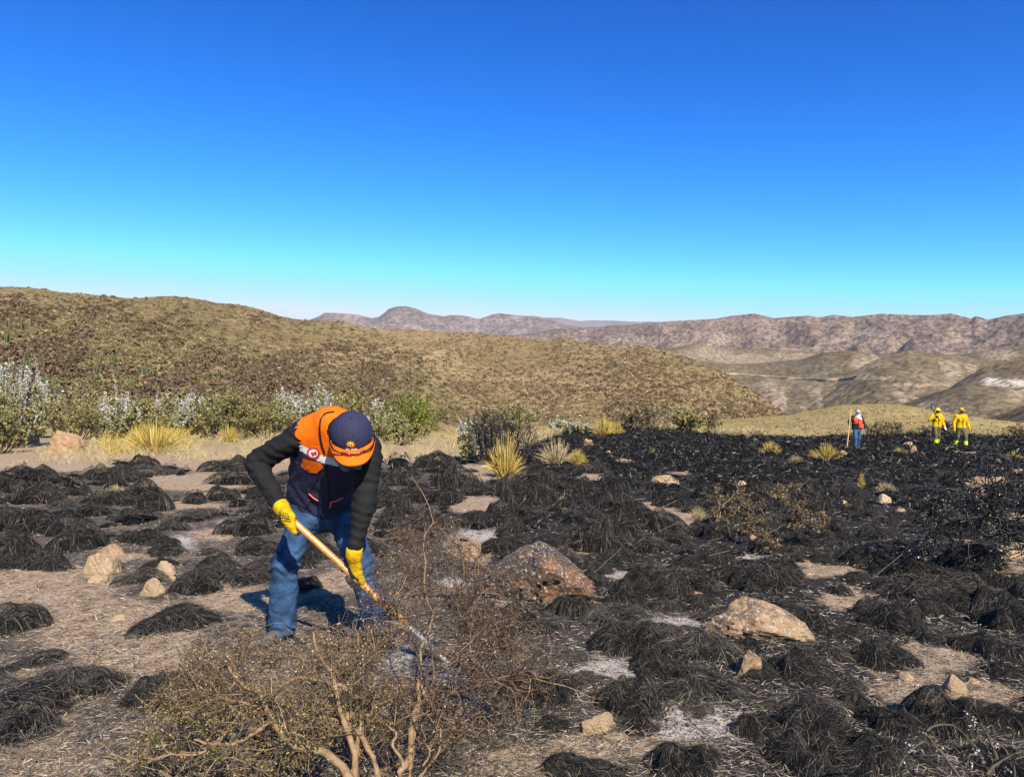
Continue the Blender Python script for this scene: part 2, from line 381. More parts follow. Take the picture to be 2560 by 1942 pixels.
def hill_mat(name, stops, scale, spots=None, pale=None, bstr=.5, bdist=1.0, bscale=None, attrs=(), gully=None):
    m, n, l, b = new_mat(name)
    t = tex(n, l, scale, 10, .68, dist=.3); r = ramp(n, stops); l.new(t.outputs[0], r.inputs[0]); c = r.outputs[0]
    t2 = tex(n, l, bscale or scale*6, 8, .7)
    if spots:                                             # a speckle of stones and bushes too far off to build
        r2 = ramp(n, [(.40, spots[0]), (.5, (1, 1, 1)), (.62, spots[1])]); l.new(t2.outputs[0], r2.inputs[0])
        c = mixc(n, l, .9, c, r2.outputs[0], 'MULTIPLY')
    for nm, col in attrs:
        a = n.new('ShaderNodeAttribute'); a.attribute_name = nm
        tn = tex(n, l, scale*9, 6, .7); k = n.new('ShaderNodeMath'); k.operation = 'MULTIPLY_ADD'; k.use_clamp = True
        kk = n.new('ShaderNodeMath'); kk.operation = 'MULTIPLY'; kk.use_clamp = True
        rr = ramp(n, [(.44, (0, 0, 0)), (.56, (1.2, 1.2, 1.2))]); l.new(tn.outputs[0], rr.inputs[0])
        l.new(a.outputs['Fac'], kk.inputs[0]); l.new(rr.outputs[0], kk.inputs[1])
        c = mixc(n, l, kk.outputs[0], c, col)
    l.new(c, b.inputs['Base Color']); b.inputs['Roughness'].default_value = 1.0; b.inputs['Specular IOR Level'].default_value = 0.05
    bump(n, l, b, t2.outputs[0], bstr, bdist)
    return m

M_far = hill_mat('distant_rock', [(.3, (.19, .16, .15)), (.7, (.27, .22, .20))], .0012, bdist=60, bscale=.004)
M_mesa = hill_mat('pale_violet_rock', [(.28, (.15, .12, .105)), (.5, (.24, .19, .165)), (.72, (.37, .30, .25))], .0030, spots=((.55, .55, .57), (1.4, 1.34, 1.28)), bdist=30, bscale=.018, bstr=1.0)
M_purple = hill_mat('bare_mountain_rock', [(.3, (.13, .098, .078)), (.5, (.21, .16, .125)), (.72, (.33, .255, .195))], .0045, spots=((.40, .40, .43), (1.6, 1.5, 1.42)), bdist=14, bscale=.034, bstr=1.0)
M_mid = hill_mat('dry_grass_hill', [(.3, (.112, .088, .054)), (.5, (.170, .136, .086)), (.7, (.245, .20, .135))], .010, spots=((.42, .42, .39), (1.55, 1.46, 1.34)), bdist=2.2, bscale=.11, bstr=1.0,
                 attrs=(('pale', (.36, .285, .195)), ('white', (.66, .58, .48))))
M_hillB = hill_mat('brush_hill_soil', [(.3, (.17, .125, .062)), (.5, (.26, .19, .10)), (.72, (.35, .255, .15))], .016, spots=((.6, .58, .5), (1.25, 1.2, 1.1)), bdist=1.2, bscale=.22, bstr=.5)
M_hillA = hill_mat('brush_slope_soil', [(.3, (.145, .112, .054)), (.5, (.225, .172, .086)), (.72, (.31, .24, .14))], .03, spots=((.55, .55, .5), (1.25, 1.2, 1.1)), bdist=.6, bscale=.5, bstr=.5)
M_knoll = hill_mat('golden_grass_soil', [(.3, (.24, .185, .075)), (.5, (.34, .26, .105)), (.7, (.41, .33, .17))], .03, spots=((.6, .6, .55), (1.2, 1.15, 1.05)), bdist=.5, bscale=.6, bstr=.6)

ridge('mountain_range', [(1250, 800), (1363, 794), (1408, 795), (1452, 803), (1472, 801), (1528, 801), (1569, 804), (1623, 804), (1700, 806)], [(0, 22000), (2560, 22000)], 17000, -200, M_far,
      'faint blue mountain range at the gap in the skyline', 160, 2600, cols=220, rows=50, margin=300)
ridge('mesa_mountain', [(740, 812), (796, 792), (812, 782), (856, 783), (894, 787), (929, 796), (948, 792), (973, 772), (995, 766), (1018, 766), (1040, 772), (1071, 784), (1109, 790), (1128, 787), (1163, 789),
      (1198, 798), (1230, 786), (1249, 783), (1293, 789), (1335, 790), (1363, 794), (1411, 812), (1490, 822)], [(0, 11000), (2560, 10500)], 7500, -250, M_mesa,
      'pale violet flat-topped mountain behind the long hill', 330, 1300, cols=360, rows=80, margin=300, stretch=1.3)
ridge('rocky_mountains', [(1290, 838), (1400, 822), (1470, 818), (1506, 817), (1521, 814), (1585, 811), (1658, 804), (1711, 801), (1784, 798), (1838, 788), (1885, 784), (1933, 795), (2018, 789), (2050, 793), (2088, 787),
      (2132, 792), (2208, 784), (2271, 787), (2328, 788), (2379, 784), (2428, 797), (2436, 791), (2446, 791), (2468, 799), (2509, 790), (2560, 784), (2700, 775)], [(1200, 7000), (1900, 6200), (2560, 5700)], 3600, -200, M_purple,
      'bare brown violet mountains along the right skyline', 260, 460, cols=500, rows=90, margin=220, stretch=1.5, rough=55)
ridge('rocky_spur', [(2120, 905), (2240, 880), (2262, 858), (2285, 843), (2310, 852), (2350, 862), (2400, 872), (2440, 868), (2493, 864), (2540, 853), (2600, 846)], [(2100, 4600), (2600, 4200)], 3300, -160, M_purple,
      'craggy spur in front of the right mountains', 60, 300, cols=220, rows=70, margin=160, stretch=1.2, rough=34)
ridge('pale_hills', [(1600, 890), (1658, 873), (1700, 866), (1743, 858), (1800, 869), (1838, 871), (1900, 872), (2000, 877), (2100, 884), (2200, 888), (2300, 890), (2420, 884), (2493, 872), (2560, 862)], [(1500, 3300), (2560, 2900)], 2100, -90, M_mid,
      'low pale tan hills below the right mountains', 34, 190, cols=340, rows=60, margin=260, stretch=1.5, rough=8, attrs={'pale': [(1760, 885, 70, 18), (1860, 898, 90, 12), (2500, 885, 50, 14), (1990, 890, 60, 8)], 'white': []})
PALE = [(1925, 985, 22, 46), (1955, 1000, 14, 40), (2035, 975, 20, 24), (2050, 1005, 9, 18), (2150, 938, 40, 6), (2195, 944, 60, 6), (2300, 962, 110, 4), (2260, 985, 28, 6), (2260, 1000, 14, 8), (2010, 1020, 8, 14), (2150, 905, 26, 22), (2185, 900, 14, 20)]
PALE2 = [(2380, 925, 26, 26), (2425, 920, 10, 18), (2440, 930, 8, 16), (2355, 915, 8, 20), (2330, 962, 70, 4), (2390, 960, 50, 5)]
ridge('gullied_hills', [(1640, 925), (1720, 912), (1787, 907), (1860, 911), (1942, 904), (1996, 899), (2056, 882), (2129, 875), (2195, 889), (2250, 915), (2330, 960)], [(1600, 2000), (2400, 1850)], 900, -64, M_mid,
      'dry grassy hills with a pale ravine and a track line, left of the cone hill', 20, 105, cols=330, rows=90, margin=220, stretch=2.6, rough=4.5, attrs={'pale': PALE, 'white': []})
ridge('cone_hill', [(2040, 985), (2091, 953), (2120, 936), (2160, 913), (2195, 896), (2233, 885), (2271, 875), (2319, 882), (2398, 890), (2493, 901), (2560, 903)], [(2000, 1500), (2600, 1650)], 860, -58, M_mid,
      'smooth cone shaped grassy hill behind the yellow clad walkers', 15, 95, cols=280, rows=90, margin=160, stretch=2.6, rough=4, attrs={'pale': PALE2 + PALE, 'white': []})
ridge('quarried_hill', [(2330, 1000), (2387, 960), (2420, 940), (2454, 921), (2500, 908), (2560, 899), (2640, 893)], [(2300, 1280), (2660, 1250)], 800, -48, M_mid,
      'hill at the right edge with a white quarried scar', 10, 80, cols=180, rows=80, margin=120, stretch=2.4, rough=3.5, attrs={'pale': [(2440, 956, 40, 5), (2545, 985, 25, 22)], 'white': [(2520, 958, 62, 11), (2480, 951, 30, 7), (2470, 960, 18, 5)]})
ridge('near_gullied_hill', [(2200, 1030), (2252, 1011), (2335, 981), (2414, 962), (2460, 963), (2509, 968), (2560, 981), (2640, 990)], [(2200, 1100), (2640, 1000)], 620, -34, M_mid,
      'rounded grey tan hill low behind the two yellow clad walkers', 9, 60, cols=240, rows=80, margin=150, stretch=2.0, rough=2.5,
      attrs={'pale': [(2320, 1014, 28, 14), (2350, 1018, 26, 12), (2395, 1045, 60, 7), (2545, 985, 25, 22)], 'white': []})
ridge('right_edge_hill', [(2400, 1075), (2450, 1054), (2500, 1036), (2560, 1014), (2640, 990)], [(2400, 520), (2640, 480)], 300, -22, M_mid,
      'brown slope rising at the right edge', 3, 40, cols=120, rows=50, margin=120, stretch=1.5, rough=1, attrs={'pale': [], 'white': []})
ridge('long_brush_hill', [(560, 800), (735, 797), (800, 806), (850, 812), (925, 819), (1000, 823), (1110, 829), (1180, 831), (1273, 839), (1340, 850), (1377, 851), (1406, 842), (1458, 856), (1530, 861), (1620, 866), (1680, 880), (1725, 897), (1805, 926), (1875, 972), (1955, 1030), (2010, 1060)],
      [(500, 520), (1200, 560), (1700, 430), (2000, 330)], [(500, 210), (1200, 200), (2000, 230)], [(500, -7), (2000, -8)], M_hillB,
      'long dry hill dotted with brush running down to the right', 9, 75, pw=-1.1, cols=420, rows=90, margin=0, stretch=2.5, rough=1.2, ext=(0, 0))
ridge('left_brush_hill', [(0, 717), (70, 718), (150, 730), (240, 737), (335, 746), (380, 742), (428, 740), (480, 745), (544, 757), (600, 762), (648, 773), (700, 790), (741, 798), (860, 806), (930, 822), (1000, 855), (1060, 900), (1110, 950), (1150, 1010), (1180, 1060)],
      [(-400, 250), (400, 300), (741, 330), (1180, 190)], [(-400, 62), (700, 75), (1180, 120)], [(-600, .3), (300, -.6), (700, -2), (1180, -6)], M_hillA,
      'near left hillside covered in brown and olive brush', 5, 42, pw=-1.12, cols=430, rows=90, margin=500, stretch=2.2, rough=.7, ext=(1, 0))
ridge('golden_knoll', [(1560, 1062), (1700, 1052), (1860, 1046), (1974, 1036), (2081, 1016), (2140, 1011), (2208, 1009), (2271, 1014), (2366, 1031), (2460, 1046), (2560, 1057), (2700, 1062)], [(1500, 230), (2700, 200)], 120, -3.5, M_knoll,
      'golden grass knoll behind the walkers', 1.2, 22, cols=240, rows=50, margin=200, stretch=1.5, rough=.25)

# the pale track contouring the hills
def track():
    bv = [BVHTree.FromPolygons([tuple(v) for v in RIDGES[k][0]], [tuple(q) for q in RIDGES[k][1]]) for k in ('gullied_hills', 'cone_hill')]; pts = []
    for x in np.linspace(1800, 2140, 90):
        y = np.interp(x, [1800, 1860, 1923, 2012, 2081, 2140], [934, 937, 942, 949, 950, 944]); d = Vector(ray(x, y)).normalized()
        hs_ = [h for h in (q.ray_cast(Vector((0, 0, CZ)), d) for q in bv) if h[0] is not None]
        if hs_: pts.append(np.array(min(hs_, key=lambda h: h[3])[0]))
    pts = np.array(pts); jump = np.concatenate([[False], np.linalg.norm(np.diff(pts, axis=0), axis=1) > 60]); best = max(np.split(pts, np.where(jump)[0]), key=len)
    k = np.hanning(9); k /= k.sum(); sm = np.stack([np.convolve(np.pad(best[:, i], 4, mode='edge'), k, 'valid') for i in range(3)], -1)
    v, f = tubes(sm[None], np.full((1, len(sm)), 3.2), 6); link('dirt_track', mesh_of('dirt_track', v, [f], True, [noise_mat('pale_track_soil', (.34, .27, .18), (.46, .37, .26), .05, 1, .3, .3, .05)]), kind='structure', label='thin pale track line contouring the distant hills')
track()
# ------------------------------------------------------------------ brush on the hillsides (nobody could count it)
def bvh_of(name): vs, f = RIDGES[name]; return BVHTree.FromPolygons([tuple(v) for v in vs], [tuple(q) for q in f])
BV = {k: bvh_of(k) for k in ('left_brush_hill', 'long_brush_hill', 'golden_knoll')}
O3 = Vector((0, 0, CZ))
def cast(name, px, py):
    d = Vector(ray(px, py)).normalized(); h = BV[name].ray_cast(O3, d)
    return None if h[0] is None else np.array(h[0])
def brush(P, S, ntri, flat=.62):
    """clumps of leaf-sized triangles at P with radius S"""
    n = len(P); k = ntri
    u = norm(rng.normal(size=(n, k, 3))); u[..., 2] = np.abs(u[..., 2])*.95 - .05
    c = P[:, None] + u*S[:, None, None]*np.array([1, 1, flat*1.2])*(.62+.4*rng.random((n, k, 1)))
    a = norm(rng.normal(size=(n, k, 3)) + .4*u); b = norm(np.cross(u, a)); a = np.cross(b, u)
    s = S[:, None, None]*(.24+.20*rng.random((n, k, 1)))
    v = np.stack([c+a*s, c-a*s*.5+b*s*.8, c-a*s*.5-b*s*.8], 2)
    return v.reshape(-1, 3), np.arange(n*k*3).reshape(-1, 3)
def scatter(hill, n, xr, yr, size, thin=None):
    P, S = [], []
    X = rng.uniform(*xr, n); Y = rng.uniform(*yr, n)
    for x, y in zip(X, Y):
        h = cast(hill, x, y)
        if h is None: continue
        dn = 2.0*fbm(x*.0075+3, y*.02+x*.004, 0, 4)
        if thin is not None and rng.random() > thin(x, y, dn): continue
        P.append(h); S.append(size[0]+(size[1]*1.35-size[0])*rng.random()**2.6)
    return np.array(P), np.array(S)
M_brush = [island_mat('dark_brown_brush', [(0, (.060, .043, .028)), (.5, (.115, .083, .050)), (1, (.19, .14, .085))], .9, .1),
           island_mat('olive_brush', [(0, (.08, .066, .03)), (.5, (.145, .122, .058)), (1, (.235, .19, .095))], .9, .1),
           island_mat('straw_brush', [(0, (.22, .17, .085)), (.5, (.36, .28, .15)), (1, (.50, .40, .23))], .9, .1)]
def hillbrush(name, hill, specs, label):
    g = Geo()
    for mi, n, xr, yr, size, nt_, thin in specs:
        P, S = scatter(hill, n, xr, yr, size, thin)
        if len(P): v, f = brush(P, S, nt_); g.add(v, f, mi)
    link(name, g.mesh(name, M_brush), kind='stuff', label=label)
dark_lo = lambda x, y, dn: np.clip(.62 + 1.8*dn - (.15 if y < 790 else 0), .08, 1)
hillbrush('hillside_brush', 'left_brush_hill', [
    (0, 16000, (-260, 1180), (735, 1060), (.42, .9), 20, dark_lo), (1, 9500, (-260, 1180), (715, 1060), (.36, .8), 18, lambda x, y, dn: np.clip(.65-1.6*dn, .06, 1)),
    (2, 4500, (-260, 1180), (720, 1060), (.2, .5), 8, None)], 'low brown and olive brush all over the near left hillside')
hillbrush('hillside_brush', 'long_brush_hill', [
    (0, 14500, (600, 2000), (800, 1060), (.65, 1.2), 12, lambda x, y, dn: np.clip(.7+1.5*dn, .1, 1)), (1, 7000, (600, 2000), (795, 1060), (.6, 1.1), 12, lambda x, y, dn: np.clip(.7-1.5*dn, .1, 1)),
    (2, 5000, (600, 2000), (795, 1060), (.5, 1.0), 8, None)], 'dark brush dotted over the long hill')
hillbrush('knoll_grass', 'golden_knoll', [(2, 5200, (1500, 2700), (1005, 1085), (.12, .34), 10, None), (1, 1500, (1500, 2700), (1005, 1085), (.15, .4), 10, None)], 'golden grass clumps over the knoll')

# columnar cacti on the near left hillside
M_cactus = noise_mat('cactus_skin', (.06, .075, .025), (.15, .16, .06), 6, .8, .4, .02)
CACTI = [(34, 822, 40, 26, 'columnar cactus clump high at the left edge of the hillside'), (27, 862, 34, 34, 'columnar cactus clump at the left edge, below another'), (78, 930, 30, 34, 'columnar cactus clump above the left white shrub'),
         (230, 935, 28, 26, 'dark columnar cactus clump beside pale stones on the hillside'), (266, 908, 36, 26, 'columnar cactus clump on the brown brush slope, upper of two'),
         (360, 935, 40, 18, 'low wide row of cactus columns on the olive hillside'), (112, 962, 30, 24, 'columnar cactus clump behind the olive shrub at left'), (320, 962, 30, 20, 'small cactus clump just above the white spiky shrubs'),
         (503, 790, 26, 12, 'dark green low clump near the top of the left hill')]
for cx, cy, wpx, hpx, lab in CACTI:
    h = cast('left_brush_hill', cx, cy)
    if h is None: continue
    s = np.linalg.norm(h-np.array([0, 0, CZ]))/F; n = 9
    root = link('columnar_cactus', None, label=lab, cat='cactus', group='cacti on the hillside', loc=h)
    for k in range(n):
        b = np.array([rng.uniform(-.5, .5)*wpx*s, rng.uniform(-.4, .4)*wpx*s, -.25]); hh = hpx*s*(.55+.45*rng.random()); lean = rng.normal(size=2)*.12
        ts = np.linspace(0, 1, 6); pts = b + np.stack([lean[0]*ts*hh + np.sign(b[0])*.15*np.sin(ts*1.5), lean[1]*ts*hh, ts*(hh+.25)], -1)
        v, f = tubes(pts[None], (np.array([.8, 1, 1, 1, .9, .3])*.12*(.8+.5*rng.random()))[None], 7); me = mesh_of('column', v, [f], True, [M_cactus]); link('column', me, root)

# ------------------------------------------------------------------ haze: one closed box of thin air round everything below the sky
def box_mesh(name, lo, hi, mats=()):
    x0, y0, z0 = lo; x1, y1, z1 = hi
    v = [(x0, y0, z0), (x1, y0, z0), (x1, y1, z0), (x0, y1, z0), (x0, y0, z1), (x1, y0, z1), (x1, y1, z1), (x0, y1, z1)]
    return mesh_of(name, v, [np.array([(0, 3, 2, 1), (4, 5, 6, 7), (0, 1, 5, 4), (1, 2, 6, 5), (2, 3, 7, 6), (3, 0, 4, 7)])], False, mats)
HAZE = True
if HAZE:
    m = bpy.data.materials.new('thin_air'); m.use_nodes = True; nn = m.node_tree.nodes; ll = m.node_tree.links; nn.clear()
    pv = nn.new('ShaderNodeVolumePrincipled'); pv.inputs['Color'].default_value = (.34, .60, 1.0, 1); pv.inputs['Density'].default_value = 1.3e-5; pv.inputs['Anisotropy'].default_value = 0.0
    oo = nn.new('ShaderNodeOutputMaterial'); ll.new(pv.outputs[0], oo.inputs['Volume'])
    link('haze', box_mesh('haze', (-70000, -70000, -420), (70000, 70000, 3100), [m]), kind='stuff', label='thin blue air fading the far mountains')
# ------------------------------------------------------------------ rocks
def ico(sub):
    import bmesh
    bm = bmesh.new(); bmesh.ops.create_icosphere(bm, subdivisions=sub, radius=1.0)
    v = np.array([x.co[:] for x in bm.verts]); f = np.array([[x.index for x in q.verts] for q in bm.faces]); bm.free(); return v, f
def rock_mesh(name, seed, size, mats, sub=4, cuts=9, rough=.085, prof=None):
    r = np.random.default_rng(seed); v, f = ico(sub); d = norm(v)
    rad = np.full(len(v), 1.0)
    for _ in range(cuts+7):                                # flat broken faces
        nn = norm(r.normal(size=3)*np.array([1, 1, .85])); h = .46+.36*r.random()
        c = d@nn; rad = np.minimum(rad, np.where(c > .05, h/np.maximum(c, .05), 9))
    o = r.random(3)*50
    rad = rad*(1 + rough*1.3*fbm(d[:, 0]*1.3+o[0], d[:, 1]*1.3+o[1], d[:, 2]*1.3+o[2], 3)) + rough*.7*fbm(d[:, 0]*5+o[0], d[:, 1]*5+o[1], d[:, 2]*5+o[2], 5)
    # cracks
    rad = rad - rough*.9*np.maximum(0, .10-np.abs(vnoise(d[:, 0]*2.2+o[1], d[:, 1]*2.2, d[:, 2]*5+o[2])))/.10
    p = d*rad[:, None]; p = p/np.array([np.abs(p[:, k]).max() for k in range(3)])
    if prof == 'dome': p[:, 2] *= np.where(p[:, 2] > 0, 1-.62*np.abs(p[:, 0]+.12)**1.5, 1)
    if prof == 'wedge': p[:, 2] *= np.where(p[:, 2] > 0, 1-.55*np.clip((p[:, 0]+.55)/1.5, 0, 1)**1.1, 1)
    return mesh_of(name, p*np.asarray(size), [f], False, mats)
def rock_mat(name, a, b_, c, soot=.0, ashtop=.0, sc=5.0):
    m, n, l, b = new_mat(name); t = tex(n, l, sc, 8, .7); r = ramp(n, [(.28, a), (.5, b_), (.72, c)]); l.new(t.outputs[0], r.inputs[0]); col = r.outputs[0]
    if soot:
        t2 = tex(n, l, sc*.55, 7, .75); r2 = ramp(n, [(.26+soot*.24, (0, 0, 0)), (.26+soot*.24+.18, (1, 1, 1))]); l.new(t2.outputs[0], r2.inputs[0])
        t3 = tex(n, l, sc*11, 6, .8); r3 = ramp(n, [(.36, (.022, .018, .015)), (.52, (.085, .066, .052)), (.64, (.20, .175, .15)), (.72, (.42, .39, .35))]); l.new(t3.outputs[0], r3.inputs[0])
        inv = n.new('ShaderNodeInvert'); l.new(r2.outputs[0], inv.inputs['Color']); col = mixc(n, l, inv.outputs[0], col, r3.outputs[0])
    if ashtop:
        t4 = tex(n, l, sc*9, 5, .75); r4 = ramp(n, [(.56-ashtop*.12, (0, 0, 0)), (.64-ashtop*.12, (1, 1, 1))]); l.new(t4.outputs[0], r4.inputs[0]); col = mixc(n, l, r4.outputs[0], col, (.58, .56, .53))
    l.new(col, b.inputs['Base Color']); b.inputs['Roughness'].default_value = .92; b.inputs['Specular IOR Level'].default_value = .2
    tb = tex(n, l, sc*5, 8, .75); bump(n, l, b, tb.outputs[0], 1.0, .035)
    return m
MR = {'tan': rock_mat('tan_stone', (.27, .165, .095), (.40, .26, .155), (.50, .35, .23)), 'pale': rock_mat('pale_stone', (.36, .245, .14), (.49, .355, .215), (.57, .44, .29)),
      'red': rock_mat('red_brown_stone', (.15, .072, .038), (.25, .125, .066), (.34, .19, .10), soot=.75, ashtop=.06, sc=4.5), 'sooty': rock_mat('sooty_tan_stone', (.30, .18, .095), (.42, .27, .15), (.50, .36, .22), soot=.45, ashtop=.16),
      'dark': rock_mat('scorched_stone', (.26, .14, .07), (.37, .22, .12), (.46, .30, .18), soot=.2, ashtop=.1)}
LAND = []                                                # landmarks that labels refer to: (px, py, phrase)
def rock(px, py, w, h, kind, label, depth=.75, name='rock', sink=.5, rz=None, seed=None, cuts=9, tilt=0, land=None, sub=4, prof=None):
    """px, py: foot of the stone in the photograph; w, h: its size there in pixels"""
    p = ground_hit(px, py); s = np.linalg.norm(p-np.array([0, 0, CZ]))/F
    sx = w*s*.5; H = h*s; H = H*(1 if name == 'boulder' else .82); sz = H
    seed = seed if seed is not None else int(px*7+py)
    me = rock_mesh(name, seed, (sx, sx*depth, sz), [MR[kind]], sub, cuts, rough=.13 if name == 'boulder' else .10, prof=prof)
    # the foot pixel belongs to the front of the stone
    fx = norm(np.array([p[0], p[1], 0])); c = p + fx*sx*depth*.8
    c[2] = gz(c[0], c[1]) + .03*H
    o = link(name, me, label=label, cat='rock', group='stones on the burned ground', loc=c, rot=(0, tilt, rng.uniform(-.4, .4) if rz is None else rz))
    if land: LAND.append((px, py-h*.4, land))
    return o
rock(1352, 1512, 300, 140, 'red', 'largest boulder, red brown and soot stained, right of the stooping man', .8, 'boulder', .5, 0.05, 5, 1, land='the largest red brown boulder', sub=5, prof='dome')
rock(1884, 1600, 262, 98, 'sooty', 'long tan boulder with ash streaked left end, dark hollow beside it', .6, 'boulder', .5, -.1, 21, 1, tilt=.04, land='the long ash streaked boulder', sub=5, prof='wedge')
rock(1876, 1692, 82, 66, 'dark', 'orange tan stone just below the long ash streaked boulder', .8, sink=.25, land='the orange tan stone')
rock(1490, 1842, 98, 56, 'pale', 'pale yellow stone on bare soil near the bottom middle', .8, sink=.25, land='the pale yellow stone at the bottom middle')
rock(2382, 1738, 56, 46, 'pale', 'upright pale stone on the bare patch at right, shadow hole on its left', .9, sink=.2, land='the upright pale stone at right')
rock(2258, 1706, 44, 26, 'pale', 'small flat pale stone left of the upright pale stone', .9)
rock(2428, 1714, 36, 16, 'pale', 'small flat pale stone touching the right of the upright pale stone', .9)
rock(2484, 1722, 14, 8, 'pale', 'pebble at the right end of the bare patch', .9, sub=3)
rock(2520, 1700, 26, 9, 'tan', 'flat tan stone at the far right of the bare patch', .9, sub=3)
rock(282, 1390, 70, 30, 'tan', 'flat tan stone at the top of the left stone group', .8)
rock(262, 1436, 92, 54, 'pale', 'biggest stone of the left stone group', .8, land='the left stone group')
rock(242, 1456, 46, 17, 'pale', 'low pale stone at the foot of the left stone group', .9)
rock(408, 1452, 70, 50, 'pale', 'cracked pale stone among tussocks left of the stooping man', .8, land='the cracked pale stone')
rock(390, 1490, 72, 40, 'pale', 'pinkish pale stone below the cracked pale stone', .8)
rock(296, 1552, 34, 14, 'pale', 'small white wedge of stone on bare litter at left', .8, sub=3)
rock(166, 1132, 92, 56, 'tan', 'pink tan boulder below the olive shrub at far left', .8, 'boulder', .3, land='the pink tan boulder at far left')
rock(86, 1112, 28, 40, 'tan', 'narrow tan stone between shrubs at the far left', .8)
rock(70, 1895, 60, 8, 'tan', 'flush tan stone in litter at the bottom left', .9, sub=3)
rock(1666, 1212, 76, 34, 'tan', 'wedge shaped tan stone in the middle of the burned field', .7, land='the wedge shaped tan stone')
rock(2210, 1258, 44, 24, 'pale', 'rounded pale stone alone in the burned field at right', .8, land='the rounded pale stone')
rock(2122, 1272, 18, 32, 'pale', 'slanting narrow pale stone left of the rounded pale stone', .8, tilt=-.5, sub=3)
rock(2250, 1282, 34, 12, 'tan', 'flat pinkish stone below the rounded pale stone', .8, sub=3)
rock(1800, 1195, 16, 16, 'pale', 'small pale stone right of the wedge shaped tan stone', .8, sub=3)
rock(1853, 1214, 26, 14, 'pale', 'pale stone above the left scorched shrub', .8, sub=3)
rock(1886, 1196, 32, 9, 'tan', 'flat tan slab beyond the two scorched shrubs', .8, sub=3)
rock(1678, 1252, 26, 14, 'pale', 'small pale stone below the wedge shaped tan stone', .8, sub=3)
rock(1472, 1116, 30, 22, 'tan', 'pink stone at the left end of the far tussocks', .8, land='the pink stone')
rock(1364, 1160, 26, 20, 'tan', 'pink pointed stone below the pale straw tuft', .8, sub=3)
rock(1461, 1170, 18, 12, 'tan', 'small pink stone right of the pale straw tuft', .8, sub=3)
rock(1522, 1132, 16, 10, 'tan', 'small stone below the pink stone', .8, sub=3)
rock(1592, 1066, 28, 13, 'tan', 'rounded tan stone at the foot of the dark bush', .8, sub=3)
rock(1570, 1077, 28, 10, 'tan', 'low tan stone in front of the dark bush', .8, sub=3)
rock(2268, 1116, 30, 12, 'tan', 'tan block between the red vest walker and the yellow walkers', .8, sub=3)
rock(2287, 1129, 16, 18, 'tan', 'narrow tan stone below the tan block', .8, sub=3)
rock(2108, 1140, 16, 16, 'tan', 'tan stone at the feet of the red vest walker', .8, sub=3)
rock(2452, 1242, 40, 24, 'tan', 'tan stone showing through the black branches at right', .8, sub=3)
rock(2470, 1206, 66, 20, 'tan', 'broad tan stone behind the black branches at right', .8, sub=3)
rock(2496, 1158, 18, 12, 'tan', 'small tan stone above the black branches at right', .8, sub=3)
rock(2548, 1186, 32, 14, 'tan', 'tan stone at the right edge behind the black branches', .8, sub=3)
rock(2515, 1395, 100, 34, 'pale', 'large pale stone under the black branches at right', .8)
rock(1178, 1396, 76, 48, 'dark', 'orange stained stone behind the scorched bush, above the boulder', .9, sink=.3, land='the orange stained stone')
rock(1885, 1350, 22, 14, 'tan', 'small orange stone at the foot of the right scorched shrub', .8, sub=3)
rock(1736, 1492, 46, 16, 'tan', 'tan stone among tussocks left of the long boulder', .8, sub=3)
LAND += [(2140, 1100, 'the red vest walker'), (2370, 1095, 'the two yellow walkers'), (1262, 1160, 'the bright yellow grass tuft'), (1400, 1140, 'the pale straw tuft'), (1830, 1310, 'the left scorched shrub'),
         (1940, 1350, 'the right scorched shrub'), (2440, 1300, 'the black branches at right'), (2420, 1890, 'the dead branch in the bottom right corner'), (700, 1560, "the man's jeans"), (1926, 1125, 'the left yellow tuft in the black field'), (2066, 1138, 'the yellow tuft nearest the red vest walker'), (2298, 1405, 'the short yellow tuft'), (1745, 1290, 'the dry straw sprout'), (1755, 1790, 'the biggest white ash patch'), (2345, 1630, 'the bare patch at right'), (300, 1590, 'the bare litter at left'), (2090, 1460, 'the narrow bare strip'), (990, 1642, 'the white ash by the shovel tip'), (465, 1357, 'the small white ash patch at left'), (2154, 1205, 'the single upright yellow sprig'), (140, 1160, 'the pale soil at the left edge')]
ROCKS_PX = [(o, ) for o in ()]

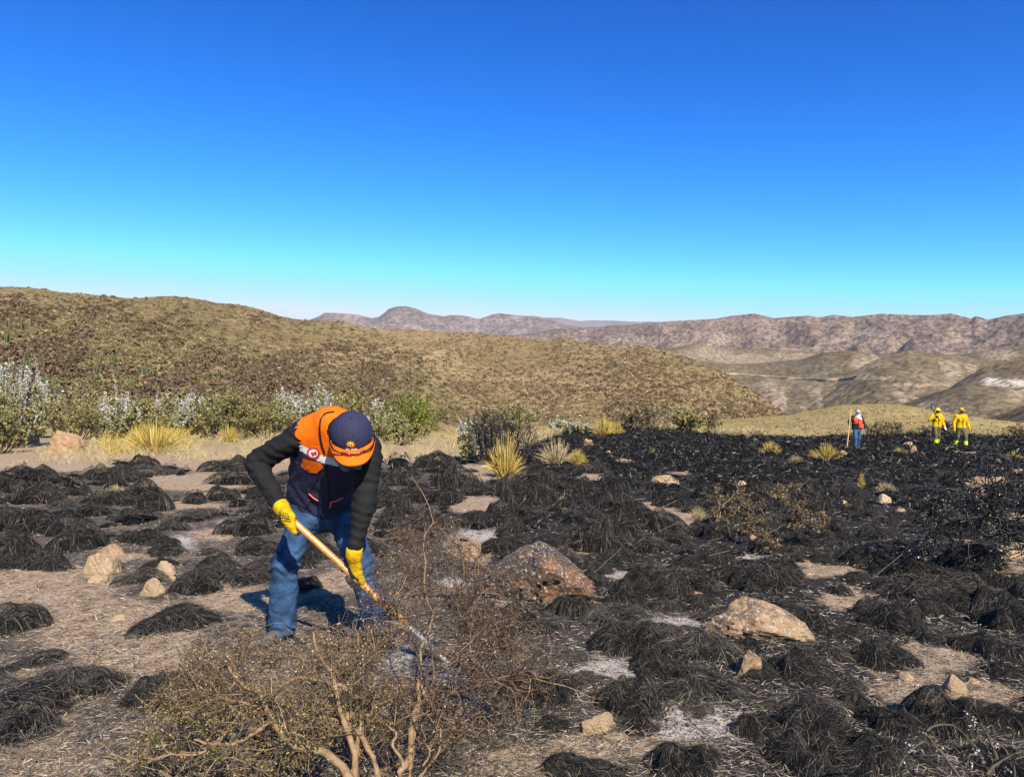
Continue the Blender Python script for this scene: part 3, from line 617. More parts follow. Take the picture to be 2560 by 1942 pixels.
# ------------------------------------------------------------------ charred grass tussocks
M_char = [island_mat('charred_blade', [(0, (.004, .0038, .0036)), (.5, (.010, .0095, .009)), (.78, (.028, .026, .024)), (.92, (.10, .092, .082)), (1, (.32, .275, .215))], .6, .22),
          noise_mat('charred_core', (.004, .004, .004), (.012, .011, .010), 20, .95, .3, .01, .1),
          island_mat('ashen_blade', [(0, (.018, .016, .015)), (.4, (.05, .045, .039)), (.75, (.13, .115, .095)), (1, (.30, .26, .20))], .6, .3)]
def dome(r, H): return H*np.maximum(1-r**2.2, 0)**.62
def tussock_geo(seed, nb, K, width, H=.62, ash=.0, core=True, R0=1.0, lod=0):
    """a hair-like mound of unit radius: strands combed over a dome from a swirling crown"""
    r = np.random.default_rng(seed); g = Geo()
    ecc = r.uniform(.78, 1.0); off = r.uniform(-.25, .25, 2); comb = r.uniform(0, 6.28); cs = r.uniform(.15, .6)
    lump = lambda th: 1 + .16*np.sin(2*th+seed) + .14*np.sin(3*th+2.1*seed) + .10*np.sin(5*th+seed*.7)
    if core:
        nr_, na = (2, 7) if lod == 2 else ((3, 9) if lod else (6, 18))
        th = np.linspace(0, 2*math.pi, na, endpoint=False); rr = np.linspace(0, 1, nr_+1)[1:]
        v = [[0, 0, H*.62]]
        for q in rr:
            for a in th: v.append([q*.93*lump(a)*math.cos(a), q*.93*ecc*lump(a)*math.sin(a), dome(np.array(q), H*.66) - .06])
        t = [[0, 1+j, 1+(j+1) % na] for j in range(na)]; q4 = [[1+i*na+j, 1+(i+1)*na+j, 1+(i+1)*na+(j+1) % na, 1+i*na+(j+1) % na] for i in range(nr_-1) for j in range(na)]
        g.add(v, q4, 1); g.t.append(np.array(t)); g.tm.append(np.full(len(t), 1))
    th = r.uniform(0, 2*math.pi, nb); r0 = np.sqrt(r.random(nb))*1.0
    L = r.uniform(.22, .62, nb)*(1.1-.35*r0); lift0 = r.uniform(.0, .05, nb); lift1 = np.abs(r.normal(0, .07, nb)); curl = r.normal(0, .42, nb); sd_ = r.random(2)*40
    x = r0*np.cos(th); y = r0*np.sin(th); pts = []; ang = None
    for s in range(K):
        q = np.sqrt(x*x+y*y); a = np.arctan2(y, x); lm = lump(a)
        lift = lift0 + lift1*(s/(K-1))**2 + .03*np.sin(th*7+s)
        z = dome(np.minimum(q, 1), H)*(1+.85*fbm(x*1.9+sd_[0], y*1.9+sd_[1], 0, 2)) + lift - np.maximum(q-1, 0)*.5
        pts.append(np.stack([x*lm, y*lm*ecc, np.maximum(z, .0)], -1))
        if ang is None:                                     # locks of hair: outward, combed one way, stirred by a flow field
            fl = 2.6*fbm(x*1.4+sd_[1], y*1.4+sd_[0], 5, 2)
            dx = .75*np.cos(a+fl) + cs*1.5*math.cos(comb) + r.normal(0, .45, nb); dy = .75*np.sin(a+fl) + cs*1.5*math.sin(comb) + r.normal(0, .45, nb); ang = np.arctan2(dy, dx)
        ang = ang + curl*.55 + r.normal(0, .16, nb)
        st = L/(K-1)*np.where(q > .9, .6, 1)
        x = x + np.cos(ang)*st; y = y + np.sin(ang)*st
    pts = np.stack(pts, 1)
    v, f = ribbons(pts, width*r.uniform(.6, 1.3, nb))
    na_ = int(nb*ash); K1 = K-1
    g.add(v, f, 0)
    if na_:
        mi = g.qm[-1]; sel = r.random(nb) < ash; mi[np.repeat(sel, K1)] = 2
    # a few stray stalks that stand clear of the mound
    ns = max(4, nb//40); th = r.uniform(0, 6.28, ns); q = r.random(ns)*.8
    b = np.stack([q*np.cos(th), q*np.sin(th)*ecc, dome(q, H)*.95], -1); d = norm(np.stack([np.cos(th)*.9, np.sin(th)*.9, r.uniform(.1, 1.1, ns)], -1))
    ts = np.linspace(0, 1, K); p = b[:, None] + d[:, None]*ts[None, :, None]*r.uniform(.15, .42, ns)[:, None, None]; p[..., 2] -= .18*ts**2
    v, f = ribbons(p, width*.8); g.add(v, f, 0)
    return g
TUS_NEAR = [tussock_geo(11+i, (4200, 3600, 2600, 4200, 3200, 3900, 2200)[i], 5, .0086, (.52, .64, .42, .48, .72, .58, .40)[i], (.04, .10, .30, .06, .14, .05, .45)[i]).mesh('charred_tussock', M_char) for i in range(7)]
TUS_ASH = [tussock_geo(61+i, 2800, 5, .0082, .30, .7).mesh('ashen_tussock', M_char) for i in range(3)]
TUS_MID = [tussock_geo(31+i, (2700, 2300, 1700, 2700, 2200, 2600, 1500)[i], 4, .0088, (.58, .72, .46, .52, .80, .62, .44)[i], (.04, .10, .28, .06, .12, .05, .40)[i]).mesh('charred_tussock', M_char) for i in range(7)]
# traced tussocks: foot pixel (lower edge), width in pixels
T0 = [(63, 1216, 130), (107, 1200, 64), (89, 1258, 160), (188, 1240, 66), (256, 1200, 84), (307, 1186, 58), (259, 1250, 80), (298, 1265, 110), (360, 1240, 84), (215, 1292, 140), (381, 1278, 120), (489, 1260, 64), (554, 1252, 86),
      (489, 1303, 116), (66, 1332, 150), (167, 1342, 126), (334, 1305, 140), (355, 1360, 118), (185, 1380, 118), (620, 1340, 150), (518, 1386, 56), (24, 1372, 76), (30, 1400, 116), (587, 1213, 130), (566, 1180, 112), (18, 1316, 66), (42, 1424, 106),
      (346, 1462, 120), (404, 1424, 86), (488, 1484, 128), (612, 1462, 140), (438, 1580, 178), (26, 1585, 150), (8, 1690, 60), (145, 1768, 280), (258, 1728, 100), (404, 1770, 180), (42, 1850, 240), (660, 1250, 90), (680, 1300, 90), (540, 1420, 90), (700, 1210, 80),
      (1089, 1170, 112), (1133, 1222, 114), (1180, 1180, 38), (1047, 1260, 136), (1203, 1224, 44), (1111, 1262, 104), (1263, 1216, 84), (1335, 1176, 68), (1342, 1208, 112), (1405, 1200, 74), (1364, 1235, 134), (1459, 1228, 76), (1532, 1226, 96), (1481, 1184, 84),
      (1364, 1150, 52), (1285, 1246, 116), (1187, 1294, 64), (1263, 1298, 146), (1339, 1264, 116), (1339, 1304, 74), (1278, 1322, 64), (1443, 1272, 116), (1532, 1280, 126), (1459, 1316, 156), (1522, 1336, 166), (1649, 1330, 126), (1380, 1370, 116), (1310, 1366, 76),
      (1253, 1384, 136), (1506, 1382, 176), (1601, 1384, 166), (1545, 1410, 106), (1491, 1436, 86), (1716, 1418, 86), (1621, 1424, 90), (1583, 1496, 136), (1678, 1500, 116), (1668, 1534, 126), (1831, 1456, 126), (1881, 1484, 76), (1583, 1640, 196), (1736, 1660, 206), (1866, 1632, 104),
      (1583, 1796, 186), (1736, 1760, 196), (1525, 1770, 116), (1716, 1955, 196), (1449, 1975, 176), (2061, 1650, 150), (2206, 1672, 160), (2181, 1548, 96), (2266, 1500, 160), (2141, 1458, 84), (2096, 1486, 64), (2241, 1578, 160), (2427, 1490, 136), (2392, 1530, 146), (2477, 1540, 126),
      (2337, 1612, 126), (2527, 1476, 110), (2527, 1580, 136), (2462, 1644, 146), (2540, 1652, 126), (2507, 1700, 96), (1905, 1480, 186), (1935, 1550, 176), (2000, 1575, 156), (2000, 1705, 156), (1905, 1712, 126), (2000, 1790, 176), (2036, 1856, 206), (2141, 1790, 116), (2100, 1734, 126),
      (2241, 1850, 156), (2361, 1840, 186), (2512, 1830, 136), (2427, 1786, 116), (2141, 1950, 226), (2030, 1955, 206), (2286, 1930, 166), (2480, 1940, 170), (1890, 1850, 130), (1640, 1700, 150), (1780, 1560, 90), (2120, 1600, 90), (1130, 1320, 90), (1050, 1330, 80), (1000, 1290, 90),
      (980, 1215, 80), (1020, 1190, 76), (860, 1330, 80), (800, 1400, 120), (760, 1480, 90), (660, 1420, 80), (780, 1350, 90)]
T_ASH = [(381, 1190, 126), (1544, 1575, 210), (1468, 1722, 130), (1640, 1600, 150), (1736, 1790, 110), (1420, 1660, 120), (500, 1760, 150)]
def keepout():
    out = [(-1.52, 5.05, .2), (-.88, 5.02, .2)]
    for o in COL.objects:
        if o.get('category') == 'rock': out.append((o.location.x, o.location.y, max(v[0] for v in o.bound_box)*.95))
    return out
KEEP = np.array(keepout())
def place_list(L):
    out = []
    for px, py, w in L:
        p = ground_hit(px, py); s = np.linalg.norm(p-np.array([0, 0, CZ]))/F; rad = w*s*.5*.98
        q = p + norm(np.array([p[0], p[1], 0]))*rad*.75; out.append([q[0], q[1], rad])
    return np.array(out)
exp_ = place_list(T0); expa = place_list(T_ASH)
# filler: blue-noise over the burned field, leaving the bare patches and stones free
def filler():
    cell = {}; out = []
    def near(x, y, r):
        i, j = int(x//1.2), int(y//1.2)
        for a in (-1, 0, 1):
            for b in (-1, 0, 1):
                for (X, Y, Rr) in cell.get((i+a, j+b), ()):
                    if (X-x)**2+(Y-y)**2 < (.80*(r+Rr))**2: return True
        return False
    def put(x, y, r): cell.setdefault((int(x//1.2), int(y//1.2)), []).append((x, y, r))
    for x, y, r in np.concatenate([exp_, expa]): put(x, y, r)
    N = 40000; Y = rng.random(N)**.75*80 + 3.2; X = rng.uniform(-.75, .75, N)*Y
    rad = np.clip(rng.normal(.20, .075, N), .08, .42)*np.clip(.82+Y*.012, .9, 1.6)
    P = np.stack([X, Y, gz(X, Y)], -1); px, py = proj(P); be = burn_edge(px)
    ok = (py > be+2) & (patch(px, py-12*8/Y, BARE, .2) < .35) & (py < 2060)
    den = np.where(px > 1180, 1.0, np.where(py > 1150, .30, 0)); den = np.where((px < 1180) & (py > 1420), .07, den)
    den = np.where((px > 1180) & (px < 1500) & (py > 1550), .25, den)
    ok &= rng.random(N) < den
    ok &= ~inpoly(px, py, [(640, 1420), (1250, 1420), (1250, 2000), (640, 2000)])
    for x, y, r in zip(X[ok], Y[ok], rad[ok]):
        if near(x, y, r): continue
        if np.any((KEEP[:, 0]-x)**2 + (KEEP[:, 1]-y)**2 < (KEEP[:, 2]+r*.7)**2): continue
        put(x, y, r); out.append([x, y, r])
    return np.array(out)
fil = filler()
app = fil[:, 2]/fil[:, 1]; order = np.argsort(-app)
NIND = 300 - len(exp_) - len(expa)
ind = fil[order[:NIND]]; rest = fil[order[NIND:]]
ORD = ('nearest', 'second', 'third', 'fourth', 'fifth', 'sixth', 'seventh')
def order_labels(T):
    out = {}; cand = []
    pp = [proj(np.array([x, y, float(gz(x, y))+r*.3])) for x, y, r, a in T]
    def side(px, py, lx, ly):
        dx, dy = px-lx, (py-ly)*1.7
        return ('right of' if dx > 0 else 'left of') if abs(dx) > abs(dy) else ('below' if dy > 0 else 'behind')
    buckets = {}
    for li, (lx, ly, ph) in enumerate(LAND):
        for k, (px, py) in enumerate(pp):
            d = math.hypot(px-lx, (py-ly)*1.7)
            if d < 420: buckets.setdefault((li, side(px, py, lx, ly), T[k][3]), []).append((d, k))
    for key, L in buckets.items():
        for n_, (d, k) in enumerate(sorted(L)[:7]): cand.append((n_*60+d, n_, k, key))
    for sc, n_, k, (li, sd2, a) in sorted(cand):
        if k not in out: out[k] = ('ash greyed' if a else 'charred black') + ' grass tussock, ' + ORD[n_] + (' one ' if n_ else ' ') + sd2 + ' ' + LAND[li][2]
    return out
GEN = {'near': 'charred black mop-like grass tussock in the burned foreground', 'mid': 'charred black grass tussock packed in the middle of the burned field', 'ash': 'flattened grey ash coated grass tussock'}
# label the traced ones nearest to the landmarks first
allT = [(x, y, r, 0) for x, y, r in exp_] + [(x, y, r, 1) for x, y, r in expa] + [(x, y, r, 0) for x, y, r in ind]
OL = order_labels(allT)
for k, (x, y, r, a) in enumerate(allT):
    near_ = y < 8.5
    me = TUS_ASH[k % 3] if a else (TUS_NEAR if near_ else TUS_MID)[k % 7]
    hz = 1.0 if not a else 1.0
    lab = OL.get(k); gen = GEN['ash'] if a else GEN['near' if near_ else 'mid']
    grp = 'ash coated tussocks' if a else ('charred tussocks in the foreground' if near_ else 'charred tussocks in the burned field')
    zs = r*rng.uniform(.75, 1.15)
    link('charred_tussock', me, label=lab or gen, cat='tussock', group=grp, loc=(x, y, gz(x, y)-.02), rot=(rng.normal()*.08, rng.normal()*.08, rng.uniform(0, 6.28)), scale=(r*1.0, r*1.0, zs))
# the rest of the field: one mass
far_src = []
for i in range(12):
    g = tussock_geo(91+i, 46, 3, .062, .66, .05, lod=1) if i < 6 else tussock_geo(91+i, 19, 2, .11, .68, .06, lod=2)
    far_src.append((np.concatenate(g.v), np.concatenate(g.q), np.concatenate(g.qm), np.concatenate(g.t), np.concatenate(g.tm)))
gg = Geo()
for k, (x, y, r) in enumerate(rest):
    v, q, qm, t, tm = far_src[k % 6 + (6 if y > 22 else 0)]; a = rng.uniform(0, 6.28); c, s = math.cos(a), math.sin(a)
    vv = v*np.array([r, r, r*rng.uniform(.8, 1.25)]); vv = np.stack([vv[:, 0]*c-vv[:, 1]*s, vv[:, 0]*s+vv[:, 1]*c, vv[:, 2]], -1) + np.array([x, y, float(gz(x, y))-.02])
    gg.v.append(vv); gg.q.append(q+gg.n); gg.qm.append(qm); gg.t.append(t+gg.n); gg.tm.append(tm); gg.n += len(vv)
link('far_charred_tussocks', gg.mesh('far_charred_tussocks', M_char), kind='stuff', label='countless charred tussocks covering the rest of the burned field')
print('tussocks', len(allT), len(rest))

# ------------------------------------------------------------------ litter of burned straw on the ground
M_litter = [island_mat('burned_litter', [(0, (.012, .011, .011)), (.5, (.035, .03, .028)), (.8, (.12, .10, .08)), (1, (.34, .29, .22))], .7, .3),
            island_mat('pale_litter', [(0, (.10, .085, .065)), (.5, (.30, .25, .18)), (1, (.62, .56, .46))], .7, .3)]
def litter():
    g = Geo()
    for mi, N, L, fl in ((0, 40000, (.03, .11), .9), (1, 46000, (.012, .05), .6)):
        px = rng.uniform(-60, 2620, N); py = 1180 + 860*rng.random(N)**.8
        keep = (rng.random(N) < np.where(patch(px, py, ASH, .3) > .5, .35, 1)); px, py = px[keep], py[keep]; N = len(px)
        P = ground_hits(px, py); d = P[:, 1]; a = rng.normal(0, .9, N) + np.where(rng.random(N) < .5, 0, math.pi)
        ln = rng.uniform(*L, N); K = 3 if mi == 0 else 2; ts = np.linspace(-.5, .5, K); cur = rng.normal(0, .6, N)
        ang = a[:, None] + cur[:, None]*ts[None]
        st = np.stack([np.cos(ang), np.sin(ang), 0*ang], -1)*(ln/(K-1))[:, None, None]
        p = P[:, None] + np.cumsum(st, 1) - st.mean(1, keepdims=True)
        p[..., 2] += .006 + .02*rng.random(N)[:, None]*np.abs(rng.normal(size=(N, K)))
        v, f = ribbons(p, np.clip(.00075*d, .0025, .008)*rng.uniform(.6, 1.2, N)); g.add(v, f, mi)
    # long fallen stalks
    N = 24; px = rng.uniform(700, 2560, N); py = rng.uniform(1140, 1500, N); P = ground_hits(px, py); a = rng.normal(0, .5, N); ln = rng.uniform(.15, .45, N); ts = np.linspace(0, 1, 4)
    p = P[:, None] + np.stack([np.cos(a)[:, None]*ts*ln[:, None], np.sin(a)[:, None]*ts*ln[:, None], .10+.22*ts[None]*rng.random(N)[:, None]], -1)
    v, f = tubes(p, np.full((N, 4), .0020)*np.clip(P[:, 1:2]/9, .8, 2.0), 3); g.add(v, f, 1)
    link('straw_litter', g.mesh('straw_litter', M_litter), kind='stuff', label='burned straw litter lying all over the soil')
litter()

# ------------------------------------------------------------------ live and dry grass
M_gold = island_mat('golden_blade', [(0, (.22, .14, .03)), (.5, (.46, .33, .07)), (1, (.62, .50, .16))], .6, .3)
M_straw = island_mat('straw_blade', [(0, (.24, .18, .085)), (.5, (.42, .33, .17)), (1, (.60, .50, .31))], .65, .3)
def tuft_mesh(name, seed, nb, width, mat, flare=.6, hs=1.0):
    r = np.random.default_rng(seed); K = 5; th = r.uniform(0, 6.28, nb); q = np.sqrt(r.random(nb))*.28
    b = np.stack([q*np.cos(th), q*np.sin(th), 0*q], -1); out = r.uniform(.05, flare, nb)*(.4+q/.28); h = r.uniform(.45, 1, nb)*(1.1-.5*out/ max(flare, .1))*hs
    ts = np.linspace(0, 1, K); droop = r.uniform(0, .35, nb)*out
    p = b[:, None] + np.stack([np.cos(th)[:, None]*out[:, None]*ts**1.3, np.sin(th)[:, None]*out[:, None]*ts**1.3, h[:, None]*ts - droop[:, None]*ts**3], -1)
    v, f = ribbons(p, width*r.uniform(.6, 1.2, nb)); g = Geo(); g.add(v, f, 0); return g.mesh(name, [mat])
GT = [tuft_mesh('grass_tuft', 200+i, 420, .03, M_gold) for i in range(3)]; ST = [tuft_mesh('grass_tuft', 220+i, 420, .03, M_straw, .75) for i in range(3)]
TUFTS = [(1262, 1192, 92, 112, 0, 'bright yellow grass tuft standing tall in front of the scorched bush'), (1392, 1158, 84, 62, 1, 'broad pale straw tuft right of the bright yellow tuft'), (1442, 1160, 46, 42, 0, 'smaller yellow tuft at the right of the pale straw tuft'),
         (1926, 1136, 46, 34, 0, 'yellow tuft in the black field, left of two'), (2066, 1150, 56, 44, 0, 'yellow tuft in the black field nearest the red vest walker'), (2030, 1148, 18, 26, 0, 'thin yellow tuft touching the left of a bigger one'),
         (1990, 1160, 34, 24, 1, 'pale straw tuft below the pair of yellow tufts'), (2250, 1136, 30, 18, 0, 'low yellow tuft between the walkers'), (1632, 1134, 18, 16, 0, 'tiny yellow tuft far in the black field at left'), (2154, 1220, 16, 40, 0, 'single thin upright yellow sprig in the black field'),
         (2216, 1226, 40, 22, 1, 'flattened pale tuft above the rounded stone'), (2298, 1412, 44, 24, 0, 'short yellow tuft under the black branches'), (2000, 1216, 46, 14, 1, 'low straw tuft beyond the right scorched shrub'), (1508, 1090, 52, 56, 0, 'tall yellow tuft at the edge of the burn, left of the dark bush'),
         (1540, 1086, 36, 40, 0, 'yellow tuft next to the tall one by the dark bush'), (2535, 1150, 30, 22, 0, 'yellow green tuft at the right edge of the field'), (390, 1135, 110, 80, 0, 'golden tuft among straw grass at the left'), (350, 1128, 60, 70, 0, 'golden tuft at the edge of the left shrubs'),
         (570, 1105, 54, 44, 0, 'small golden tuft behind the stooping man'), (1745, 1298, 40, 36, 1, 'dry straw sprout on the bare soil left of the scorched shrubs'), (255, 1185, 60, 26, 1, 'bent straw tuft beside the left tussocks'), (285, 1235, 44, 24, 1, 'few bent straw stalks by a tussock at left'), (1408, 1262, 26, 28, 1, 'two dry sprigs on a small bare patch')]
for k, (px, py, w, h, m, lab) in enumerate(TUFTS):
    p = ground_hit(px, py); s = np.linalg.norm(p-np.array([0, 0, CZ]))/F
    link('grass_tuft', (GT if m == 0 else ST)[k % 3], label=lab, cat='grass tuft', group='unburned grass tufts', loc=p-np.array([0, 0, .02]), rot=(0, 0, rng.uniform(0, 6.28)), scale=(w*s*.72, w*s*.72, h*s*1.05))
def grass_field():
    g = Geo()
    def patch_(N, xr, yr, hr, w, mi, clump=True):
        N = int(N*.62); w = w*1.25
        nc = max(1, N//70); cx = rng.uniform(*xr, nc); cy = rng.uniform(*yr, nc)
        ok = cy < burn_edge(cx)+3; cx, cy = cx[ok], cy[ok]; C = ground_hits(cx, cy)
        i = rng.integers(0, len(C), N); d = C[i, 1]
        b = C[i] + np.stack([rng.normal(size=N)*.15, rng.normal(size=N)*.15, 0*d], -1); b[:, 2] = gz(b[:, 0], b[:, 1]) - .02
        h = rng.uniform(*hr, N); th = rng.uniform(0, 6.28, N); out = rng.uniform(.15, 1.1, N)*h; K = 3; ts = np.linspace(0, 1, K)
        p = b[:, None] + np.stack([np.cos(th)[:, None]*out[:, None]*ts**1.5, np.sin(th)[:, None]*out[:, None]*ts**1.5, h[:, None]*ts - .3*out[:, None]*ts**3], -1)
        v, f = ribbons(p, w*np.clip(d/25, .6, 3)*rng.uniform(.6, 1.2, N)); g.add(v, f, mi)
    patch_(13000, (180, 700), (1092, 1160), (.12, .5), .008, 1); patch_(5000, (-100, 300), (1118, 1160), (.08, .25), .008, 1); patch_(9000, (840, 1120), (1092, 1150), (.12, .5), .008, 1)
    patch_(4000, (240, 480), (1085, 1140), (.35, .8), .011, 0); patch_(9000, (1120, 1460), (1070, 1125), (.25, .8), .011, 1); patch_(9000, (1640, 1900), (1064, 1092), (.3, .95), .011, 1)
    patch_(9000, (1100, 2600), (1058, 1090), (.2, .6), .011, 1); patch_(5000, (1400, 2600), (1050, 1086), (.2, .6), .011, 0); patch_(5000, (500, 760), (1066, 1120), (.3, .7), .008, 1)
    link('dry_grass', g.mesh('dry_grass', [M_gold, M_straw]), kind='stuff', label='dry straw and golden grass along the edge of the burn')
grass_field()
# ------------------------------------------------------------------ shrubs
M_bark = noise_mat('tan_bark', (.13, .08, .042), (.29, .19, .105), 38, .85, 1.0, .006, .2, c3=(.40, .285, .17))
M_barkd = noise_mat('scorched_bark', (.05, .035, .025), (.13, .085, .05), 30, .8, .5, .004, .25)
M_barkb = noise_mat('charcoal_bark', (.008, .008, .008), (.03, .028, .026), 30, .6, .5, .004, .4)
M_barkg = noise_mat('grey_bark', (.055, .046, .032), (.12, .10, .066), 60, .7, .6, .004, .3)
M_twig = island_mat('scorched_twig', [(0, (.03, .02, .014)), (.45, (.075, .048, .031)), (.8, (.17, .105, .062)), (1, (.32, .21, .12))], .6, .35)
M_twigt = island_mat('singed_tan_twig', [(0, (.05, .033, .02)), (.4, (.12, .08, .046)), (.8, (.24, .165, .095)), (1, (.38, .28, .165))], .6, .35)
M_twigb = island_mat('charcoal_twig', [(0, (.004, .004, .004)), (.7, (.012, .011, .010)), (1, (.05, .043, .036))], .5, .45)
M_bud = island_mat('dry_bud', [(0, (.08, .056, .026)), (.45, (.20, .145, .065)), (.8, (.36, .28, .14)), (1, (.66, .57, .40))], .6, .35)
M_budo = island_mat('olive_bud', [(0, (.075, .06, .02)), (.5, (.20, .16, .058)), (1, (.40, .335, .15))], .6, .35)
M_budd = island_mat('scorched_bud', [(0, (.06, .038, .02)), (.6, (.17, .12, .065)), (1, (.46, .38, .26))], .6, .35)
M_budw = island_mat('white_bud', [(0, (.25, .23, .2)), (1, (.75, .72, .66))], .6, .35)
M_olive = island_mat('olive_leaf', [(0, (.09, .082, .026)), (.5, (.20, .18, .064)), (1, (.38, .335, .15))], .6, .3)
M_green = island_mat('green_leaf', [(0, (.05, .065, .010)), (.5, (.13, .155, .018)), (1, (.27, .29, .04))], .55, .35)
M_silver = island_mat('silver_leaf', [(0, (.19, .19, .15)), (.5, (.37, .37, .32)), (1, (.60, .60, .54))], .7, .3)
M_deadleaf = island_mat('dry_leaf', [(0, (.06, .046, .028)), (.6, (.17, .13, .075)), (1, (.36, .28, .16))], .7, .25)

def limb_parts(root, limbs, mat, sides=7, K=14, name='branch', thick=1.0):
    """traced limbs: list of ([(px, py, D) ...], base radius, tip radius); each limb its own part; returns their point lists"""
    P, Q = [], []
    for pl, r0, r1 in limbs:
        pts = resample([at(a, b, d) for a, b, d in pl], K); r0 *= thick; r1 *= thick
        L = np.linalg.norm(pts[-1]-pts[0]); pts = pts + rng.normal(size=pts.shape)*L*.006
        rad = np.linspace(r0, r1, K)*(1+.12*rng.normal(size=K)); rad = np.maximum(rad, r1*.6)
        P.append(pts); Q.append(np.linspace(r0, r1, K))
        if root is not None:
            v, f = tubes(pts[None], rad[None], sides); v = v - np.array(root.location); link(name, mesh_of(name, v, [f], True, [mat]), root)
    return np.array(P), np.array(Q)
def sub(v, root): return v - np.array(root.location)

# the big half-burned shrub in the foreground: two stools of stems
def foreground_shrubs():
    b1 = ground_hit(905, 2060); r1 = link('scorched_shrub', None, label='large half burned foreground shrub with tan stems and olive buds', cat='shrub', loc=b1)
    D0 = float(b1[1])
    Dv = D0 + .02
    limbs = [([(905, 2050, Dv), (881, 1936, Dv+.02), (850, 1908, Dv+.05), (794, 1868, Dv+.08), (729, 1859, Dv+.12), (681, 1797, Dv+.17), (655, 1739, Dv+.24), (600, 1710, Dv+.3), (566, 1664, Dv+.36)], .0135, .004),
             ([(905, 2050, Dv), (887, 1930, Dv+.06), (897, 1894, Dv+.08), (878, 1852, Dv+.1), (858, 1807, Dv+.14), (839, 1723, Dv+.2), (826, 1675, Dv+.26), (794, 1636, Dv+.33), (787, 1581, Dv+.4)], .0115, .003),
             ([(960, 2050, Dv), (946, 1939, Dv+.05), (920, 1868, Dv+.1), (897, 1830, Dv+.14), (878, 1813, Dv+.16), (826, 1794, Dv+.2), (794, 1778, Dv+.25)], .010, .004),
             ([(905, 2050, Dv), (890, 1925, Dv+.1), (899, 1820, Dv+.14), (897, 1781, Dv+.2), (884, 1765, Dv+.22)], .011, .005),
             ([(885, 1900, Dv+.1), (871, 1810, Dv+.16), (875, 1739, Dv+.22), (884, 1690, Dv+.28), (897, 1626, Dv+.36), (894, 1581, Dv+.42)], .0085, .004),
             ([(870, 1723, Dv+.2), (842, 1710, Dv+.22), (781, 1697, Dv+.25), (739, 1694, Dv+.28), (678, 1733, Dv+.3)], .006, .003),
             ([(897, 1650, Dv+.36), (915, 1610, Dv+.4), (938, 1592, Dv+.44)], .005, .003),
             ([(681, 1797, Dv+.17), (640, 1830, Dv+.14), (590, 1856, Dv+.12), (540, 1860, Dv+.1), (484, 1850, Dv+.1)], .0065, .003),
             ([(700, 1740, Dv+.28), (640, 1760, Dv+.26), (560, 1745, Dv+.3), (500, 1720, Dv+.36)], .005, .002),
             ([(600, 1780, Dv+.2), (540, 1860, Dv+.16), (480, 1885, Dv+.12), (420, 1880, Dv+.1), (404, 1848, Dv+.12)], .0045, .002)]
    P, Q = limb_parts(r1, limbs, M_bark, thick=1.45)
    hid = [([(794, 1636, Dv+.33), (740, 1600, Dv+.5), (690, 1580, Dv+.65)], .004, .002), ([(600, 1710, Dv+.3), (540, 1660, Dv+.45), (500, 1610, Dv+.6)], .004, .002), ([(566, 1664, Dv+.36), (600, 1600, Dv+.5), (620, 1560, Dv+.6)], .004, .002),
           ([(655, 1739, Dv+.24), (520, 1740, Dv+.35), (420, 1720, Dv+.42)], .004, .002), ([(590, 1856, Dv+.12), (480, 1900, Dv+.1), (400, 1950, Dv+.1)], .004, .002), ([(729, 1859, Dv+.12), (640, 1900, Dv+.08), (560, 1940, Dv+.05)], .004, .002),
           ([(826, 1675, Dv+.26), (760, 1660, Dv+.4), (690, 1640, Dv+.5)], .004, .002), ([(850, 1908, Dv+.05), (760, 1930, Dv+.02), (690, 1960, Dv)], .004, .002), ([(897, 1626, Dv+.36), (860, 1560, Dv+.5), (830, 1520, Dv+.6)], .004, .002)]
    P2, Q2 = limb_parts(None, hid, M_bark)
    PP = np.concatenate([P, P2]); QQ = np.concatenate([Q, Q2])
    a, ar = sprout(PP, QQ, 230, (.12, .30), .95, (-.03, .40, .05), .3, r0=.0030, tmin=.35)
    c, cr = sprout(a, ar, 1500, (.06, .19), 1.0, (0, .12, .02), .4, r0=.0019, tmin=.2)
    d, dr = sprout(c, cr, 4200, (.03, .09), 1.0, (0, 0, .03), .4, K=4, r0=.0013)
    def keep1(q):                                       # the crown's upper outline
        x_, y_ = proj(q[:, -1]); return y_ > np.interp(x_, [300, 360, 450, 520, 640, 700, 770, 830, 920, 1000], [1800, 1730, 1640, 1560, 1575, 1606, 1604, 1560, 1530, 1560])
    k_ = keep1(a); a, ar = a[k_], ar[k_]; k_ = keep1(c); c, cr = c[k_], cr[k_]; k_ = keep1(d); d, dr = d[k_], dr[k_]
    g = Geo()
    for p_, r_, s_ in ((a, ar, 4), (c, cr, 3), (d, dr, 3)): v, f = tubes(p_, r_, s_); g.add(sub(v, r1), f, 0)
    link('twigs', g.mesh('twigs', [M_twigt], True), r1, kind='stuff')
    g = Geo(); v, f = buds(d, 9000, (.0034, .0072)); px, py = proj(v.reshape(-1, 4, 3).mean(1)); low = py > 1740 - 120*rng.random(len(px))
    g.add(sub(v, r1), f, 0); g.qm[-1][low] = 1
    # leafy low sprays
    lo = d[proj(d.mean(1))[1] > 1755]
    if len(lo): v, f = buds(lo, 6000, (.0035, .0075), 2.2); g.add(sub(v, r1), f, 1)
    link('leaf_buds', g.mesh('leaf_buds', [M_bud, M_budo]), r1, kind='stuff')

    b2 = ground_hit(1010, 2060); r2 = link('scorched_shrub', None, label='leafless scorched foreground shrub with dense dark twigs, right of the olive budded one', cat='shrub', loc=b2); Dv = float(b2[1])+.03
